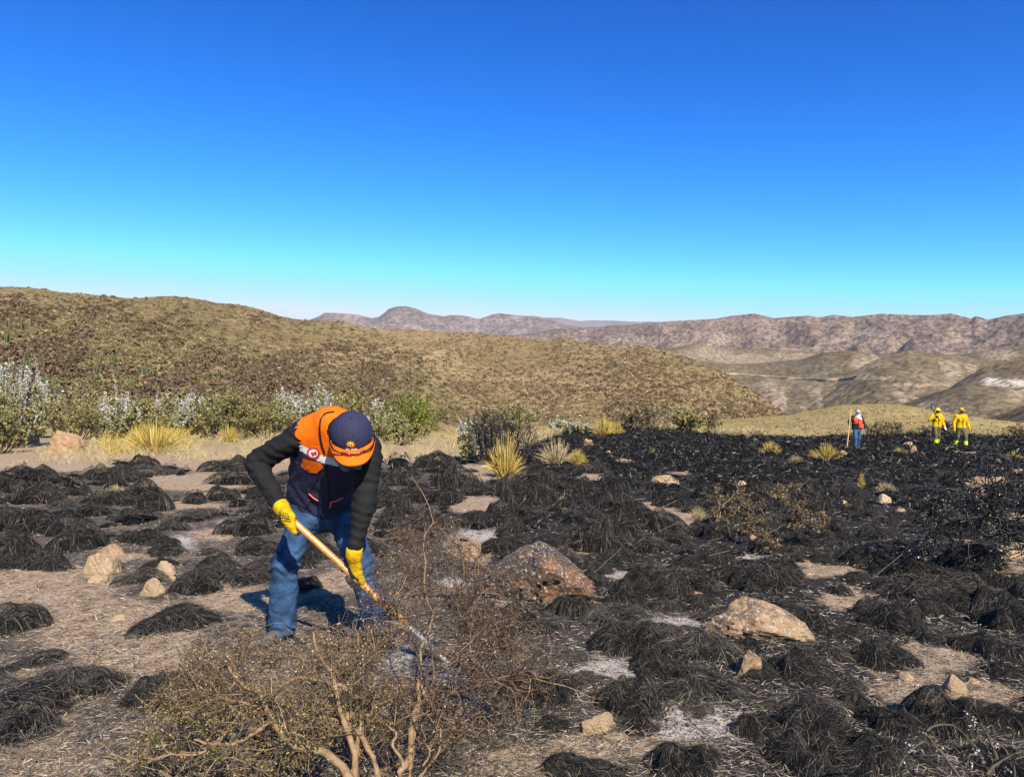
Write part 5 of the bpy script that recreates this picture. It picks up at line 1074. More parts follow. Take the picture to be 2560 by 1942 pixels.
def main_man():
    gR = ground_hit(700, 1602); gL = ground_hit(948, 1604)
    root = link('person', None, label='man bending over to dig with a shovel, orange and navy vest, navy cap, jeans', cat='person', loc=((gR+gL)/2))
    df = float(gR[1])                                   # depth of the feet, about 5 m
    Z = lambda a: a*df/5.09
    Pv = V(803, 1250, Z(5.20)); Wa = V(806, 1195, Z(5.10)); Ch = V(818, 1118, Z(4.92)); Nk = V(842, 1066, Z(4.78))
    sR = V(750, 1090, Z(4.86)); sL = V(920, 1120, Z(4.70)); eR = V(640, 1158, Z(4.92)); wR = V(701, 1266, Z(4.73)); eL = V(910, 1262, Z(4.64)); wL = V(885, 1376, Z(4.59))
    hipR = V(768, 1262, Z(5.19)); hipL = V(842, 1262, Z(5.19)); kR = V(712, 1412, Z(5.06)); kL = V(905, 1414, Z(5.02)); aR = gR+np.array([.0, .05, .10]); aL = gL+np.array([-.01, .06, .10])
    lat = norm(sL-sR); up = norm(Nk-Pv); fwd = norm(np.cross(lat, up)); fwd = fwd if fwd[1] < 0 else -fwd
    # head frame: nose down, a little to the picture's right
    hf = norm(np.array([.20, -.66, -.72])); hu = norm(np.array([.10, -.70, .70])); hu = norm(hu-hf*(hu@hf)); hr = np.cross(hf, hu); HM = np.stack([hr, hf, hu], -1)
    Hc = V(880, 1092, Z(4.53)); H = lambda x, y, z: Hc + HM@np.array([x, y, z])
    shaftA = V(722, 1292, Z(4.66)); shaftB = V(1118, 1654, Z(4.62))
    sdv = norm(shaftB-shaftA)
    lo_all = np.array([-2.0, 4.1, -.05]); hi_all = np.array([-.55, 5.75, 1.75])
    # ---- body (skin), one continuous figure inside the clothes
    hR = wR + norm(V(722, 1300, Z(4.68))-wR)*.05; hL = wL + norm(V(884, 1432, Z(4.62))-wL)*.05
    def body(p):
        d = ell(p, Hc, (.083, .105, .12), HM); d = smin(d, ell(p, H(0, .035, -.075), (.055, .06, .05), HM), .04)            # skull, jaw
        d = smin(d, cone(p, H(0, .095, -.012), H(0, .118, -.045), .010, .016), .015)                                          # nose
        for s in (-1, 1):
            d = np.minimum(d, ell(p, H(s*.106, -.005, -.034), (.016, .028, .040), HM)); d = smin(d, ell(p, H(s*.032, .082, .0), (.014, .012, .010), HM), .01)   # ears, eyes
        d = smin(d, ell(p, H(0, .092, -.075), (.024, .012, .009), HM), .012)                                                   # mouth
        d = smin(d, cone(p, Nk, H(0, -.03, -.07), .06, .058), .05)
        d = smin(d, loft(p, [Pv, Wa, Ch, Nk], [.165, .145, .175, .10], [.11, .10, .115, .08], lat), .06)
        for a, b, c, r in ((sR, eR, wR, (.062, .045, .030)), (sL, eL, wL, (.062, .045, .030)), (hipR, kR, aR, (.085, .058, .042)), (hipL, kL, aL, (.085, .058, .042))):
            d = smin(d, np.minimum(cone(p, a, b, r[0], r[1]), cone(p, b, c, r[1], r[2])), .05)
        d = smin(d, cone(p, wR, hR, .026, .016), .02); d = smin(d, cone(p, wL, hL, .026, .016), .02)
        return d
    solid('body', body, lo_all, hi_all, .016, [C_skin], root)
    # ---- charcoal sweatshirt
    def arms(p, g=0.):
        wob = .0042*np.sin((p[:, 2]*1.0+p[:, 0]*.4)*105+8*fbm(p[:, 0]*9, p[:, 1]*9, p[:, 2]*4, 2)) + .016*fbm(p[:, 0]*8, p[:, 1]*8, p[:, 2]*14, 3)
        d = 9+0*p[:, 0]
        for a, b, c, r in ((sR, eR, wR, (.092, .068, .046)), (sL, eL, wL, (.088, .068, .046))):
            q = np.minimum(cone(p, a, b, r[0], r[1]), cone(p, b, c, r[1], r[2])); q = smin(cone(p, a, b, r[0], r[1]), cone(p, b, c, r[1], r[2]), .03); d = np.minimum(d, q)
        return d - g + wob
    tor = lambda p, k=1., z=1.: loft(p, [Pv+up*.02, Wa, Ch, Nk-up*.02], [.185*k, .175*k, .200*k, .115*k], [.125*z, .125*z, .135*z, .10*z], lat)
    def shirt2(p):
        d = smin(tor(p), arms(p), .05); d = smin(d, cone(p, Nk, Nk+norm(H(0, -.03, -.07)-Nk)*.05, .085, .075), .04)
        for w, e in ((wR, eR), (wL, eL)):
            near = np.linalg.norm(p-w, axis=1) < .16; d = np.where(near, np.maximum(d, (p-w)@norm(w-e)), d)
        return d
    solid('sweatshirt', shirt2, lo_all+np.array([0, 0, .5]), hi_all, .011, [C_black], root)
    # ---- vest: orange yoke over navy, white strip, pocket flaps
    def vest(p):
        fold = .006*fbm(p[:, 0]*9, p[:, 1]*9, p[:, 2]*9, 3) + .004*np.sin(((p-Pv)@up)*48 + 9*(p-Pv)@lat + 3*np.sin(((p-Pv)@lat)*13))*sstep(.45, .1, (p-Pv)@up)
        d = loft(p, [Pv-up*.13, Pv, Wa, Ch, Nk-up*.005], [.265, .250, .235, .238, .150], [.175, .165, .158, .165, .120], lat) + fold
        yo = np.minimum(cone(p, Nk+lat*-.07-up*.01, sR+norm(Nk-sR)*.015+up*.02, .085, .088), cone(p, Nk+lat*.07-up*.01, sL+norm(Nk-sL)*.015+up*.02, .085, .088)); d = smin(d, yo, .06)
        hem = Pv + up*(-.055)
        d = np.maximum(d, -((p-hem)@up) - .02*np.sin(((p-Pv)@lat)*14))
        for s, e in ((sR, eR), (sL, eL)): d = np.maximum(d, -(cone(p, s-norm(s-e)*-.01, s+(e-s)*1.3, .098, .105)))
        neck = cone(p, Nk+up*.0, H(0, -.02, -.05), .082, .10); d = np.maximum(d, -neck)
        # open at the bottom: a shell
        inner = loft(p, [Pv-up*.2, Pv, Wa, Ch, Nk], [.247, .232, .21, .205, .11], [.157, .147, .133, .135, .09], lat); return np.maximum(d, -inner)
    ax = lambda c: (c-Pv)@up
    sx = lambda c: (c-Pv)@lat
    tot = float((Nk-Pv)@up)
    yl = tot*.56+.115
    def vzone(c):
        a, x, fr = ax(c), sx(c), (c-Ch)@fwd
        z = np.where(a > yl, 1, 0); z = np.where((a > yl) & (a < yl+.048) & (fr > .0), 2, z); z = np.where((fr > 0) & (np.abs(x+.0) < .022), 0, z)
        return z
    vp = split_solid({0: 'vest', 1: 'vest_yoke', 2: 'reflective_strip'}, vest, lo_all+np.array([.2, 0, .6]), hi_all, .010, {0: C_navy, 1: C_orange, 2: C_white}, root, vzone)
    # panels lying on the vest front are laid on its surface by casting towards it
    bv = []
    for o in vp.values():
        me = o.data; co = np.zeros(len(me.vertices)*3); me.vertices.foreach_get('co', co); bv.append(BVHTree.FromPolygons([tuple(x) for x in co.reshape(-1, 3)+np.array(root.location)], [tuple(q.vertices) for q in me.polygons]))
    def on_vest(px, py, dflt, strict=False):
        d = Vector(ray(px, py)).normalized(); best = None
        for b in bv:
            h = b.ray_cast(O3, d)
            if h[0] is not None and (best is None or h[3] < best): best = h[3]
        return (np.array(O3 + d*(best if best else dflt)), d) if best or not strict else (None, d)
    def panel(name, poly, mat, lift, parent, n=9, dflt=4.9):
        """a thin cloth piece outlined in the photograph, lying on the vest with a thickness of its own"""
        poly = np.array(poly, float); c = poly.mean(0); g = Geo(); m = len(poly); rings = [poly, c+(poly-c)*.66, c+(poly-c)*.33]
        V3 = []
        for ring in rings+[np.array([c])]:
            for q in ring:
                for sh_ in (0, .1, .2, .35, .5, .7, .9):
                    w_ = q+(c-q)*sh_; p_, d_ = on_vest(w_[0], w_[1], dflt, True)
                    if p_ is not None: break
                if p_ is None: p_, d_ = on_vest(c[0], c[1], dflt)
                V3.append((p_, np.array(d_)))
        P = np.array([a - b*lift for a, b in V3]); Pb = np.array([a + b*.004 for a, b in V3[:m]])
        allv = np.vstack([P, Pb]); q4 = []; t3 = []
        for r_ in range(2):
            for i in range(m): j = (i+1) % m; q4.append([r_*m+i, r_*m+j, (r_+1)*m+j, (r_+1)*m+i])
        for i in range(m): j = (i+1) % m; t3.append([2*m+i, 2*m+j, 3*m])
        nb = len(P)
        for i in range(m): j = (i+1) % m; q4.append([nb+i, nb+j, j, i])
        return link(name, mesh_of(name, allv-np.array(root.location), [np.array(q4), np.array(t3)], False, [mat]), parent)
    def dens(pl, k=4):
        o = []
        for (a, b), (c, d) in zip(pl, pl[1:]+pl[:1]):
            for t in np.arange(k)/k: o.append((a+(c-a)*t, b+(d-b)*t))
        return o
    fo = panel('pocket_flap', dens([(757, 1146), (803, 1158), (808, 1168), (792, 1183), (770, 1181), (752, 1166)]), C_orange, .014, root)
    panel('button', [(770+4*math.cos(a), 1170+4*math.sin(a)) for a in np.linspace(0, 6.28, 8, endpoint=False)], C_zip, .022, fo)
    panel('pocket_flap', dens([(733, 1142), (756, 1150), (754, 1168), (790, 1184), (800, 1184), (772, 1235), (728, 1212)]), C_navy, .008, root)
    panel('lower_pocket', dens([(712, 1200), (728, 1214), (772, 1238), (776, 1252), (764, 1270), (706, 1236)]), C_navy, .012, root)
    bd = panel('badge', [(783+17*math.cos(a), 1133+15*math.sin(a)) for a in np.linspace(0, 6.28, 20, endpoint=False)], C_red, .010, root)
    bw = panel('badge_face', [(783+12*math.cos(a), 1133+10.5*math.sin(a)) for a in np.linspace(0, 6.28, 16, endpoint=False)], C_white, .014, bd)
    panel('badge_emblem', [(776, 1130), (784, 1131), (790, 1127), (792, 1136), (786, 1137), (781, 1140)], C_red, .018, bd)
    pz = []
    for q in [(772, 1234), (784, 1245), (796, 1252)], [(825, 1256), (840, 1252), (858, 1244)], [(828, 1256), (826, 1264), (824, 1270)]:
        pts = np.array([on_vest(a, b, 4.95)[0] - np.array(ray(a, b))*.012 for a, b in q]); v, f = tubes(resample(pts, 8)[None], np.full((1, 8), .0045), 6); link('zip_cord', mesh_of('zip_cord', v-np.array(root.location), [f], True, [C_zip]), root)
    pts = np.array([on_vest(a, b, 4.9)[0] - np.array(ray(a, b))*.008 for a, b in [(812, 1165), (815, 1190), (818, 1215), (818, 1240), (817, 1262)]]); v, f = tubes(resample(pts, 14)[None], np.full((1, 14), .004), 5); link('zip', mesh_of('zip', v-np.array(root.location), [f], True, [C_blackp]), root)
    # dark piping over the yoke
    pts = np.array([on_vest(a, b, 4.8)[0] - np.array(ray(a, b))*.006 for a, b in [(836, 1029), (815, 1032), (803, 1045), (799, 1070), (801, 1095), (806, 1118), (812, 1134)]]); v, f = tubes(resample(pts, 18)[None], np.full((1, 18), .006), 6); link('piping', mesh_of('piping', v-np.array(root.location), [f], True, [C_blackp]), root)
    # ---- jeans
    def jeans(p):
        fold = .016*fbm(p[:, 0]*8, p[:, 1]*8, p[:, 2]*17, 3)
        d = loft(p, [Pv+up*.10, Pv-up*.02, (hipR+hipL)/2-np.array([0, 0, .05])], [.185, .190, .165], [.135, .145, .14], lat)
        for h_, k, a, g in ((hipR, kR, aR, gR), (hipL, kL, aL, gL)):
            q = smin(cone(p, h_-np.array([0, 0, .03]), k, .100, .088), cone(p, k, g+np.array([0, .03, .03]), .088, .088), .03)
            kn = np.exp(-((p[:, 2]-k[2]-.02)/.09)**2) + .8*np.exp(-((p[:, 2]-.10)/.05)**2) + .5*np.exp(-((p[:, 2]-h_[2]+.06)/.07)**2)
            q = q + .012*kn*np.sin(p[:, 2]*95+14*p[:, 0]+4*np.sin(p[:, 0]*30)); d = smin(d, q, .05)
        d = d + fold; return np.maximum(d, gR[2]+.045-p[:, 2]+.25*(p[:, 1]-gR[1]-.03)*.3)
    solid('jeans', jeans, lo_all, np.array([-.55, 5.75, 1.15]), .011, [C_jean], root)
    # ---- boots
    for g, tw in ((gR, -.25), (gL, .45)):
        dirn = np.array([math.sin(tw), -math.cos(tw), 0]); heel = g - dirn*.05 + np.array([0, .03, .045]); toe = g + dirn*.17 + np.array([0, .03, .038])
        fn = lambda p: np.maximum(smin(cone(p, heel, toe, .052, .044), cone(p, heel+np.array([0, 0, .02]), heel+np.array([0, 0, .12]), .055, .058), .04), .004+g[2]-p[:, 2])
        b = solid('boot', fn, g-np.array([.3, .32, .02]), g+np.array([.3, .3, .24]), .009, [C_boot], root)
        sol = lambda p: np.maximum(np.maximum(cone(p, heel, toe, .060, .052), p[:, 2]-g[2]-.022), g[2]-p[:, 2]-.005)
        v, f = surfnet(sol, g-np.array([.3, .32, .02]), g+np.array([.3, .3, .24]), .009); link('sole', mesh_of('sole', v-np.array(root.location), [f], True, [C_blackp]), b)
    # ---- gloves: palm and five bent fingers closed on the handle
    def glove(w, e, c, back, fdir, flip, pz_):
        """c = grip point on the shaft, back = direction of the back of the hand, fdir = where the fingers run"""
        back = norm(back); fdir = norm(fdir-back*(fdir@back)); sh = sdv*flip
        base = c + back*.030; kn = [base + fdir*.028 + sh*o for o in (.036, .012, -.012, -.034)]; Ls = (.046, .050, .047, .038)
        def fn(p):
            d = np.maximum(cone(p, w+(e-w)*.08, w+norm(c-w)*.03, .050, .046), (w-p)@norm(c-w)-.012); d = smin(d, cone(p, w+norm(c-w)*.02, base-fdir*.02, .042, .036), .02); d = smin(d, np.minimum(cone(p, base-fdir*.02+sh*.025, base+fdir*.024+sh*.03, .026, .022), cone(p, base-fdir*.02-sh*.02, base+fdir*.024-sh*.028, .026, .021)), .02)
            fg = 9+0*d
            for k, L in zip(kn, Ls):
                m1 = k + fdir*L*.62 - back*L*.35; m2 = m1 - back*L*.85 + fdir*.004; m3 = m2 - fdir*L*.75 - back*.006
                for a, b, r1, r2 in ((k, m1, .0150, .0140), (m1, m2, .0138, .0128), (m2, m3, .0125, .0115)): fg = np.minimum(fg, cone(p, a, b, r1, r2))
            t0 = base - fdir*.03 + sh*.035; t1 = t0 + sh*.022 - back*.03 + fdir*.005; t2 = t1 - back*.028 + fdir*.022; fg = np.minimum(fg, np.minimum(cone(p, t0, t1, .018, .0155), cone(p, t1, t2, .0150, .0125)))
            return smin(d, fg, .008) + .0025*fbm(p[:, 0]*40, p[:, 1]*40, p[:, 2]*40, 2)
        zone = lambda q: np.where(((q-c)@back < pz_) & ((q-w)@norm(c-w) > .035), 1, 0)
        o = split_solid({0: 'glove', 1: 'palm'}, fn, np.minimum(w, c)-.14, np.maximum(w, c)+.14, .0055, {0: C_yellow, 1: C_palm}, root, zone)
        if 1 in o: o[1].parent = o[0]; o[1].location = (0, 0, 0)
        return o
    cR = shaftA + sdv*.03; cL = V(884, 1438, Z(4.635))
    tt = float((cL-shaftA)@sdv); cL = shaftA + sdv*tt
    gl = glove(wR, eR, cR, np.array([-.45, -.85, .25]), np.array([.25, -.1, -1.0]), -1, -.008)[0]
    # the dark printed stamp on the back of this glove: short strokes in rows, unreadable in the photograph
    me = gl.data; co = np.zeros(len(me.vertices)*3); me.vertices.foreach_get('co', co); gb = BVHTree.FromPolygons([tuple(x) for x in co.reshape(-1, 3)+np.array(root.location)], [tuple(q.vertices) for q in me.polygons]); g = Geo()
    for r_ in range(4):
        for k in range(5):
            cx, cy = 698+k*5.2+r_*1.6, 1279+r_*6.5+k*1.3; w_, h_ = 1.5+.8*((k*3+r_) % 3)*.5, 1.4+.5*((k+r_) % 2); P4 = []
            for dx, dy in ((-w_, -h_), (w_, -h_), (w_, h_), (-w_, h_)):
                d = Vector(ray(cx+dx, cy+dy)).normalized(); h = gb.ray_cast(O3, d)
                if h[0] is not None: P4.append(np.array(h[0]-d*.0025)-np.array(root.location))
            if len(P4) == 4: g.add(P4, [[0, 1, 2, 3]], 0)
    if g.n: link('stamp_print', g.mesh('stamp_print', [C_blackp]), gl)
    glove(wL, eL, cL, np.array([.80, -.35, .35]), np.array([.15, .1, -1.0]), -1, .034)
    # ---- cap
    Rc = np.array([.124, .140, .138])
    def crown(p):
        q = (p-H(0, -.012, .012))@HM; d = ell(p, H(0, -.012, .012), Rc, HM); d = d + .0035*np.exp(-(np.sin(np.arctan2(q[:, 0], q[:, 1])*3)/.10)**2)*sstep(.0, .06, q[:, 2])
        d = np.maximum(d, .012-q[:, 2]+.10*np.maximum(-q[:, 1], 0)*0); return np.maximum(d, -ell(p, H(0, -.012, .006), Rc*.94, HM))
    cap = solid('cap', crown, Hc-.2, Hc+.2, .006, [C_navy], root)
    v, f = ico(2); link('cap_button', mesh_of('cap_button', v*np.array([.010, .010, .006])@HM.T + H(0, -.012, .151) - np.array(root.location), [f], True, [C_navy]), cap)
    # brim: a curved sheet with thickness
    nu, nv_ = 22, 9; U = np.linspace(-1, 1, nu); Vv = np.linspace(0, 1, nv_); B = []
    for sgn in (1, -1):
        for u in U:
            for w_ in Vv:
                x = u*.129*(1+.04*w_); y0 = -.012 + .140*math.sqrt(max(0, 1-(u*.97)**2)); y = y0 - .006 + w_*(.104*(1-abs(u)**3.4)); z = .026 - .040*u*u*(.4+.6*w_) - .020*w_ + sgn*.0025
                B.append(H(x, y, z))
    B = np.array(B); fcs = []
    for s in range(2):
        for i in range(nu-1):
            for j in range(nv_-1):
                a = s*nu*nv_+i*nv_+j; q = [a, a+nv_, a+nv_+1, a+1]; fcs.append(q if s else q[::-1])
    n0 = nu*nv_
    for i in range(nu-1): a, b = i*nv_+nv_-1, (i+1)*nv_+nv_-1; fcs.append([a, b, b+n0, a+n0])
    link('brim', mesh_of('brim', B-np.array(root.location), [np.array(fcs)], True, [C_orange]), cap)
    # cap front: orange edge above the brim, sunburst emblem and a row of white letters
    def onc(x, z, l=.0045):
        zz = z; yy = math.sqrt(max(0, 1-(x/Rc[0])**2-(zz/Rc[2])**2)); return H(0, -.012, .012) + HM@(np.array([x, yy*Rc[1], zz]) + l*norm(np.array([x/Rc[0]**2, yy/Rc[1], zz/Rc[2]**2])))
    def patchc(name, pts2, mat, l, par):
        c = np.mean(pts2, 0); m = len(pts2); P = [onc(a, b, l) for a, b in pts2] + [onc(c[0], c[1], l)] + [onc(a, b, .0) for a, b in pts2]; t = [[i, (i+1) % m, m] for i in range(m)]; q = [[m+1+i, m+1+(i+1) % m, (i+1) % m, i] for i in range(m)]
        return link(name, mesh_of(name, np.array(P)-np.array(root.location), [np.array(q), np.array(t)], False, [mat]), par)
    C_gold = cloth_mat('yellow_thread', (.85, .45, .03), .7, .1, 60); C_oth = cloth_mat('orange_thread', (.85, .20, .02), .7, .1, 60); C_wth = cloth_mat('white_thread', (.7, .7, .7), .7, .1, 60)
    star = [(.012+(.026 if k % 2 == 0 else .015)*math.cos(k*math.pi/9+.2), .052+(.024 if k % 2 == 0 else .014)*math.sin(k*math.pi/9+.2)) for k in range(18)]
    em = patchc('emblem', star, C_oth, .004, cap); patchc('emblem_rays', [(.012+(x-.012)*.72*(1+.1*math.sin(i*3)), .054+(y-.052)*.72) for i, (x, y) in enumerate(star)], C_gold, .006, em)
    patchc('emblem_face', [(.013+.010*math.cos(a), .051+.008*math.sin(a)) for a in np.linspace(0, 6.28, 9)[:-1]], C_navy, .008, em); patchc('emblem_mark', [(.013+.005*math.cos(a), .051+.003*math.sin(a)) for a in np.linspace(0, 6.28, 7)[:-1]], C_wth, .010, em)
    for k in range(9):                                  # a short row of tiny stitched letters, too small to read in the photograph
        x = -.018+k*.0068; 
        if k == 5: continue
        patchc('letter', [(x-.0026, .0185), (x+.0026, .0185), (x+.0026, .0245), (x-.0026, .0245)], C_wth, .004, em)
    # sunglasses resting on the brim, with their arms along the cap
    sg = link('sunglasses', mesh_of('sunglasses', *(lambda v, f: (v-np.array(root.location), [f]))(*tubes(resample([H(-.130, -.02, .012), H(-.128, .05, .022), H(-.107, .114, .029), H(-.055, .151, .033), H(0, .162, .034), H(.055, .151, .033), H(.107, .114, .029), H(.128, .05, .022), H(.130, -.02, .012)], 30)[None], np.full((1, 30), .0045), 6)), True, [C_blackp]), root)
    m_lens, n_, l_, b_ = new_mat('red_mirror_lens'); b_.inputs['Base Color'].default_value = (.75, .05, .01, 1); b_.inputs['Roughness'].default_value = .12; b_.inputs['Metallic'].default_value = .4
    for s in (-1, 1):
        L2 = [H(s*(.008+.030*(1+math.cos(a))), .164-.030*((.008+.030*(1+math.cos(a)))/.07)**2-.012*math.sin(a)*.4+.004, .030+.010*math.sin(a)) for a in np.linspace(0, 6.28, 16)[:-1]]; L2 = np.array(L2); c_ = L2.mean(0)+HM@np.array([0, .004, .002]); m = len(L2)
        vv = np.vstack([L2, [c_], L2-HM@np.array([0, .006, 0])]); t = np.array([[i, (i+1) % m, m] for i in range(m)]); q = np.array([[m+1+i, m+1+(i+1) % m, (i+1) % m, i] for i in range(m)]); link('lens', mesh_of('lens', vv-np.array(root.location), [q, t], True, [m_lens]), sg)
    # hair under the cap and the grey blue neck cloth below the chin
    def hair(p):
        q = (p-Hc)@HM; d = ell(p, H(0, -.012, -.002), (.080, .106, .11), HM); return np.maximum(np.maximum(d, q[:, 1]-.035), np.maximum(-.055-q[:, 2], q[:, 2]-.03))
    solid('hair', hair, Hc-.2, Hc+.2, .007, [C_hair], root)
    nc = [H(-.05, .07, -.125), H(-.02, .10, -.135), H(.04, .105, -.135), H(.085, .07, -.11)]
    def ncl(p):
        d = 9+0*p[:, 0]
        for a, b in zip(nc, nc[1:]): d = smin(d, cone(p, a, b, .026, .028), .02)
        return smin(d, cone(p, H(0, .03, -.12), H(0, .0, -.11)*.5+(Nk+fwd*.07)*.5, .05, .05), .03) + .006*np.sin(p[:, 2]*110+p[:, 0]*60)
    solid('neck_cloth', ncl, Hc-.32, Hc+.3, .008, [C_grey], root)
    # ---- the shovel is a thing of its own
    sh = link('shovel', None, label='long handled shovel with wooden shaft held by the stooping man', cat='shovel', loc=shaftB)
    L = float(np.linalg.norm(shaftB-shaftA)); fr = float(np.linalg.norm(V(1024, 1556, Z(4.63))-shaftA))
    o0 = np.array(sh.location)
    def rod(name, a, b, ra, rb, mat, par, n=12, sides=14):
        t = np.linspace(0, 1, n); pts = a+(b-a)*t[:, None]; v, f = tubes(pts[None], (ra+(rb-ra)*t)[None], sides)
        cap1 = np.array([[0, i, i+1] for i in range(1, sides-1)])[:, ::-1]; cap2 = cap1[:, ::-1]+(n-1)*sides
        return link(name, mesh_of(name, v-o0, [f, np.vstack([cap1, cap2])], True, [mat]), par)
    rod('shaft', shaftA-sdv*.02, shaftA+sdv*fr, .0195, .0225, C_wood, sh); so = rod('socket', shaftA+sdv*fr, shaftA+sdv*(L+.08), .0235, .014, C_steel, sh)
    # blade: a shallow dished sheet with shoulders and a rounded point
    bx = norm(np.cross(sdv, np.array([.3, -1, .4]))); bn = np.cross(bx, sdv); bl = []
    nu, nv_ = 9, 12
    for sgn in (0, 1):
        for j in range(nv_):
            t = j/(nv_-1); hw = .105*min(1, math.sqrt(max(0, 1-((t-.35)/.65)**2)) if t > .35 else 1)+.004
            for i in range(nu):
                u = -1+2*i/(nu-1); bl.append(shaftA+sdv*(L+.07+t*.28)+bx*u*hw+bn*(.022*u*u-.016*math.sin(t*3.1))+bn*sgn*.003)
    q = []
    for s in range(2):
        for j in range(nv_-1):
            for i in range(nu-1): a = s*nu*nv_+j*nu+i; k = [a, a+1, a+nu+1, a+nu]; q.append(k if s else k[::-1])
    link('blade', mesh_of('blade', np.array(bl)-o0, [np.array(q)], True, [C_steel]), sh)
main_man()

# ------------------------------------------------------------------ the three walkers far off in the burned field
C_wy = cloth_mat('yellow_jacket_cloth', (.62, .38, .004), .85, .6, 9, var=.3); C_olive = cloth_mat('olive_trouser_cloth', (.12, .115, .06), .85, .4, 12); C_lime = cloth_mat('lime_gaiter', (.62, .85, .03), .6, .2, 20, var=.05); C_helm = cloth_mat('yellow_helmet_shell', (.85, .62, .01), .35, 0, 10, var=.04, spec=.5)
C_coral = cloth_mat('coral_red_cloth', (.85, .10, .035), .75, .3, 12, var=.06); C_lj = cloth_mat('light_denim', (.045, .10, .20), .85, .4, 12, var=.3); C_beige = cloth_mat('beige_hat_cloth', (.48, .40, .33), .85, .2, 20); C_wcl = cloth_mat('white_scarf', (.82, .82, .82), .8, .3, 20, var=.04); C_dk = cloth_mat('dark_jacket_cloth', (.018, .018, .028), .8, .4, 14)
def walker(px, foot, top, label, kind, lean=0.):
    p = ground_hit(px, foot); s = np.linalg.norm(p-np.array([0, 0, CZ]))/F; Ht = (foot-top)*s
    root = link('person', None, label=label, cat='person', group=None, loc=p); k = Ht/1.72
    P = lambda x, y, z: p + np.array([x, y, z])*k
    sw = .13
    hipR, hipL = P(-.09, 0, .90), P(.09, 0, .90); kR, kL = P(-.12, -.14, .50), P(.11, .06, .48); aR, aL = P(-.12, -.10, .09), P(.13, .26, .10)
    Nk = P(0, -.04, 1.44); sR, sL = P(-.19, -.02, 1.39), P(.19, -.02, 1.39)
    if kind == 'y2': kR, kL, aR, aL = P(-.11, .05, .48), P(.12, -.15, .50), P(-.14, .24, .10), P(.12, -.12, .09)
    if kind == 'red': eR, wR = P(-.38, -.10, 1.20), P(-.46, -.30, 1.10); eL, wL = P(.30, .0, 1.12), P(.33, -.12, .88)
    elif kind == 'y1': eR, wR = P(-.36, -.05, 1.16), P(-.17, -.24, 1.30); eL, wL = P(.28, .02, 1.10), P(.31, -.10, .84)
    else: eR, wR = P(-.29, .02, 1.10), P(-.34, -.10, .84); eL, wL = P(.30, .02, 1.10), P(.33, -.08, .84)
    Hd = P(0, -.09 if kind != 'red' else -.12, 1.585); lat = np.array([1., 0, 0]); h = .022
    lo, hi = p-np.array([.7, .6, .05])*k, p+np.array([.7, .6, 1.85])*k
    def body(q):
        d = ell(q, Hd, np.array([.077, .095, .115])*k); d = smin(d, cone(q, Nk, Hd-np.array([0, 0, .06])*k, .06*k, .055*k), .04); d = smin(d, ell(q, Hd+np.array([0, -.10, -.02])*k, np.array([.016, .022, .026])*k), .02)
        d = smin(d, loft(q, [P(0, 0, .9), P(0, 0, 1.1), P(0, -.03, 1.3), Nk], np.array([.15, .14, .17, .09])*k, np.array([.10, .10, .11, .07])*k, lat), .06)
        for a, b, c, r in ((sR, eR, wR, (.055, .042, .03)), (sL, eL, wL, (.055, .042, .03)), (hipR, kR, aR, (.08, .055, .04)), (hipL, kL, aL, (.08, .055, .04))): d = smin(d, np.minimum(cone(q, a, b, r[0]*k, r[1]*k), cone(q, b, c, r[1]*k, r[2]*k)), .04)
        for w, e in ((wR, eR), (wL, eL)): d = smin(d, cone(q, w, w+norm(w-e)*.10*k, .03*k, .022*k), .02)
        return d
    solid('body', body, lo, hi, .024, [C_skin], root)
    jac = C_wy if kind != 'red' else C_dk
    def jacket(q):
        d = loft(q, [P(0, 0, .80), P(0, 0, 1.0), P(0, -.03, 1.3), Nk-np.array([0, 0, .02])*k], np.array([.215, .20, .215, .115])*k, np.array([.15, .14, .145, .10])*k, lat)
        for a, b, c in ((sR, eR, wR), (sL, eL, wL)): d = smin(d, smin(cone(q, a, b, .082*k, .068*k), cone(q, b, c, .068*k, .052*k), .03), .04)
        for w, e in ((wR, eR), (wL, eL)): d = np.where(np.linalg.norm(q-w, axis=1) < .13*k, np.maximum(d, (q-w)@norm(w-e)+.01), d)
        return np.maximum(d + .012*fbm(q[:, 0]*9, q[:, 1]*9, q[:, 2]*12, 3), P(0, 0, .86)[2]-q[:, 2])
    solid('jacket', jacket, lo, hi, .021, [jac], root)
    tr = C_olive if kind != 'red' else C_lj
    def trous(q):
        d = loft(q, [P(0, 0, 1.0), P(0, 0, .84)], np.array([.175, .17])*k, np.array([.125, .13])*k, lat)
        for a, b, c in ((hipR, kR, aR), (hipL, kL, aL)): d = smin(d, smin(cone(q, a, b, .10*k, .078*k), cone(q, b, c, .078*k, .072*k), .03), .04)
        return np.maximum(d + .010*fbm(q[:, 0]*9, q[:, 1]*9, q[:, 2]*14, 3), P(0, 0, .10)[2]-q[:, 2])
    solid('trousers', trous, lo, hi, .021, [tr], root)
    for a in (aR, aL):
        b = np.array([a[0], a[1], p[2]+.05*k]) if a[2]-p[2] < .5 else a
        solid('boot', lambda q: np.maximum(smin(cone(q, b+np.array([0, .05, 0])*k, b+np.array([0, -.15, -.005])*k, .055*k, .045*k), cone(q, b, b+np.array([0, .02, .12])*k, .055*k, .058*k), .03), p[2]-q[:, 2]), b-.35, b+.35, .016, [C_blackp if kind != 'red' else C_boot], root)
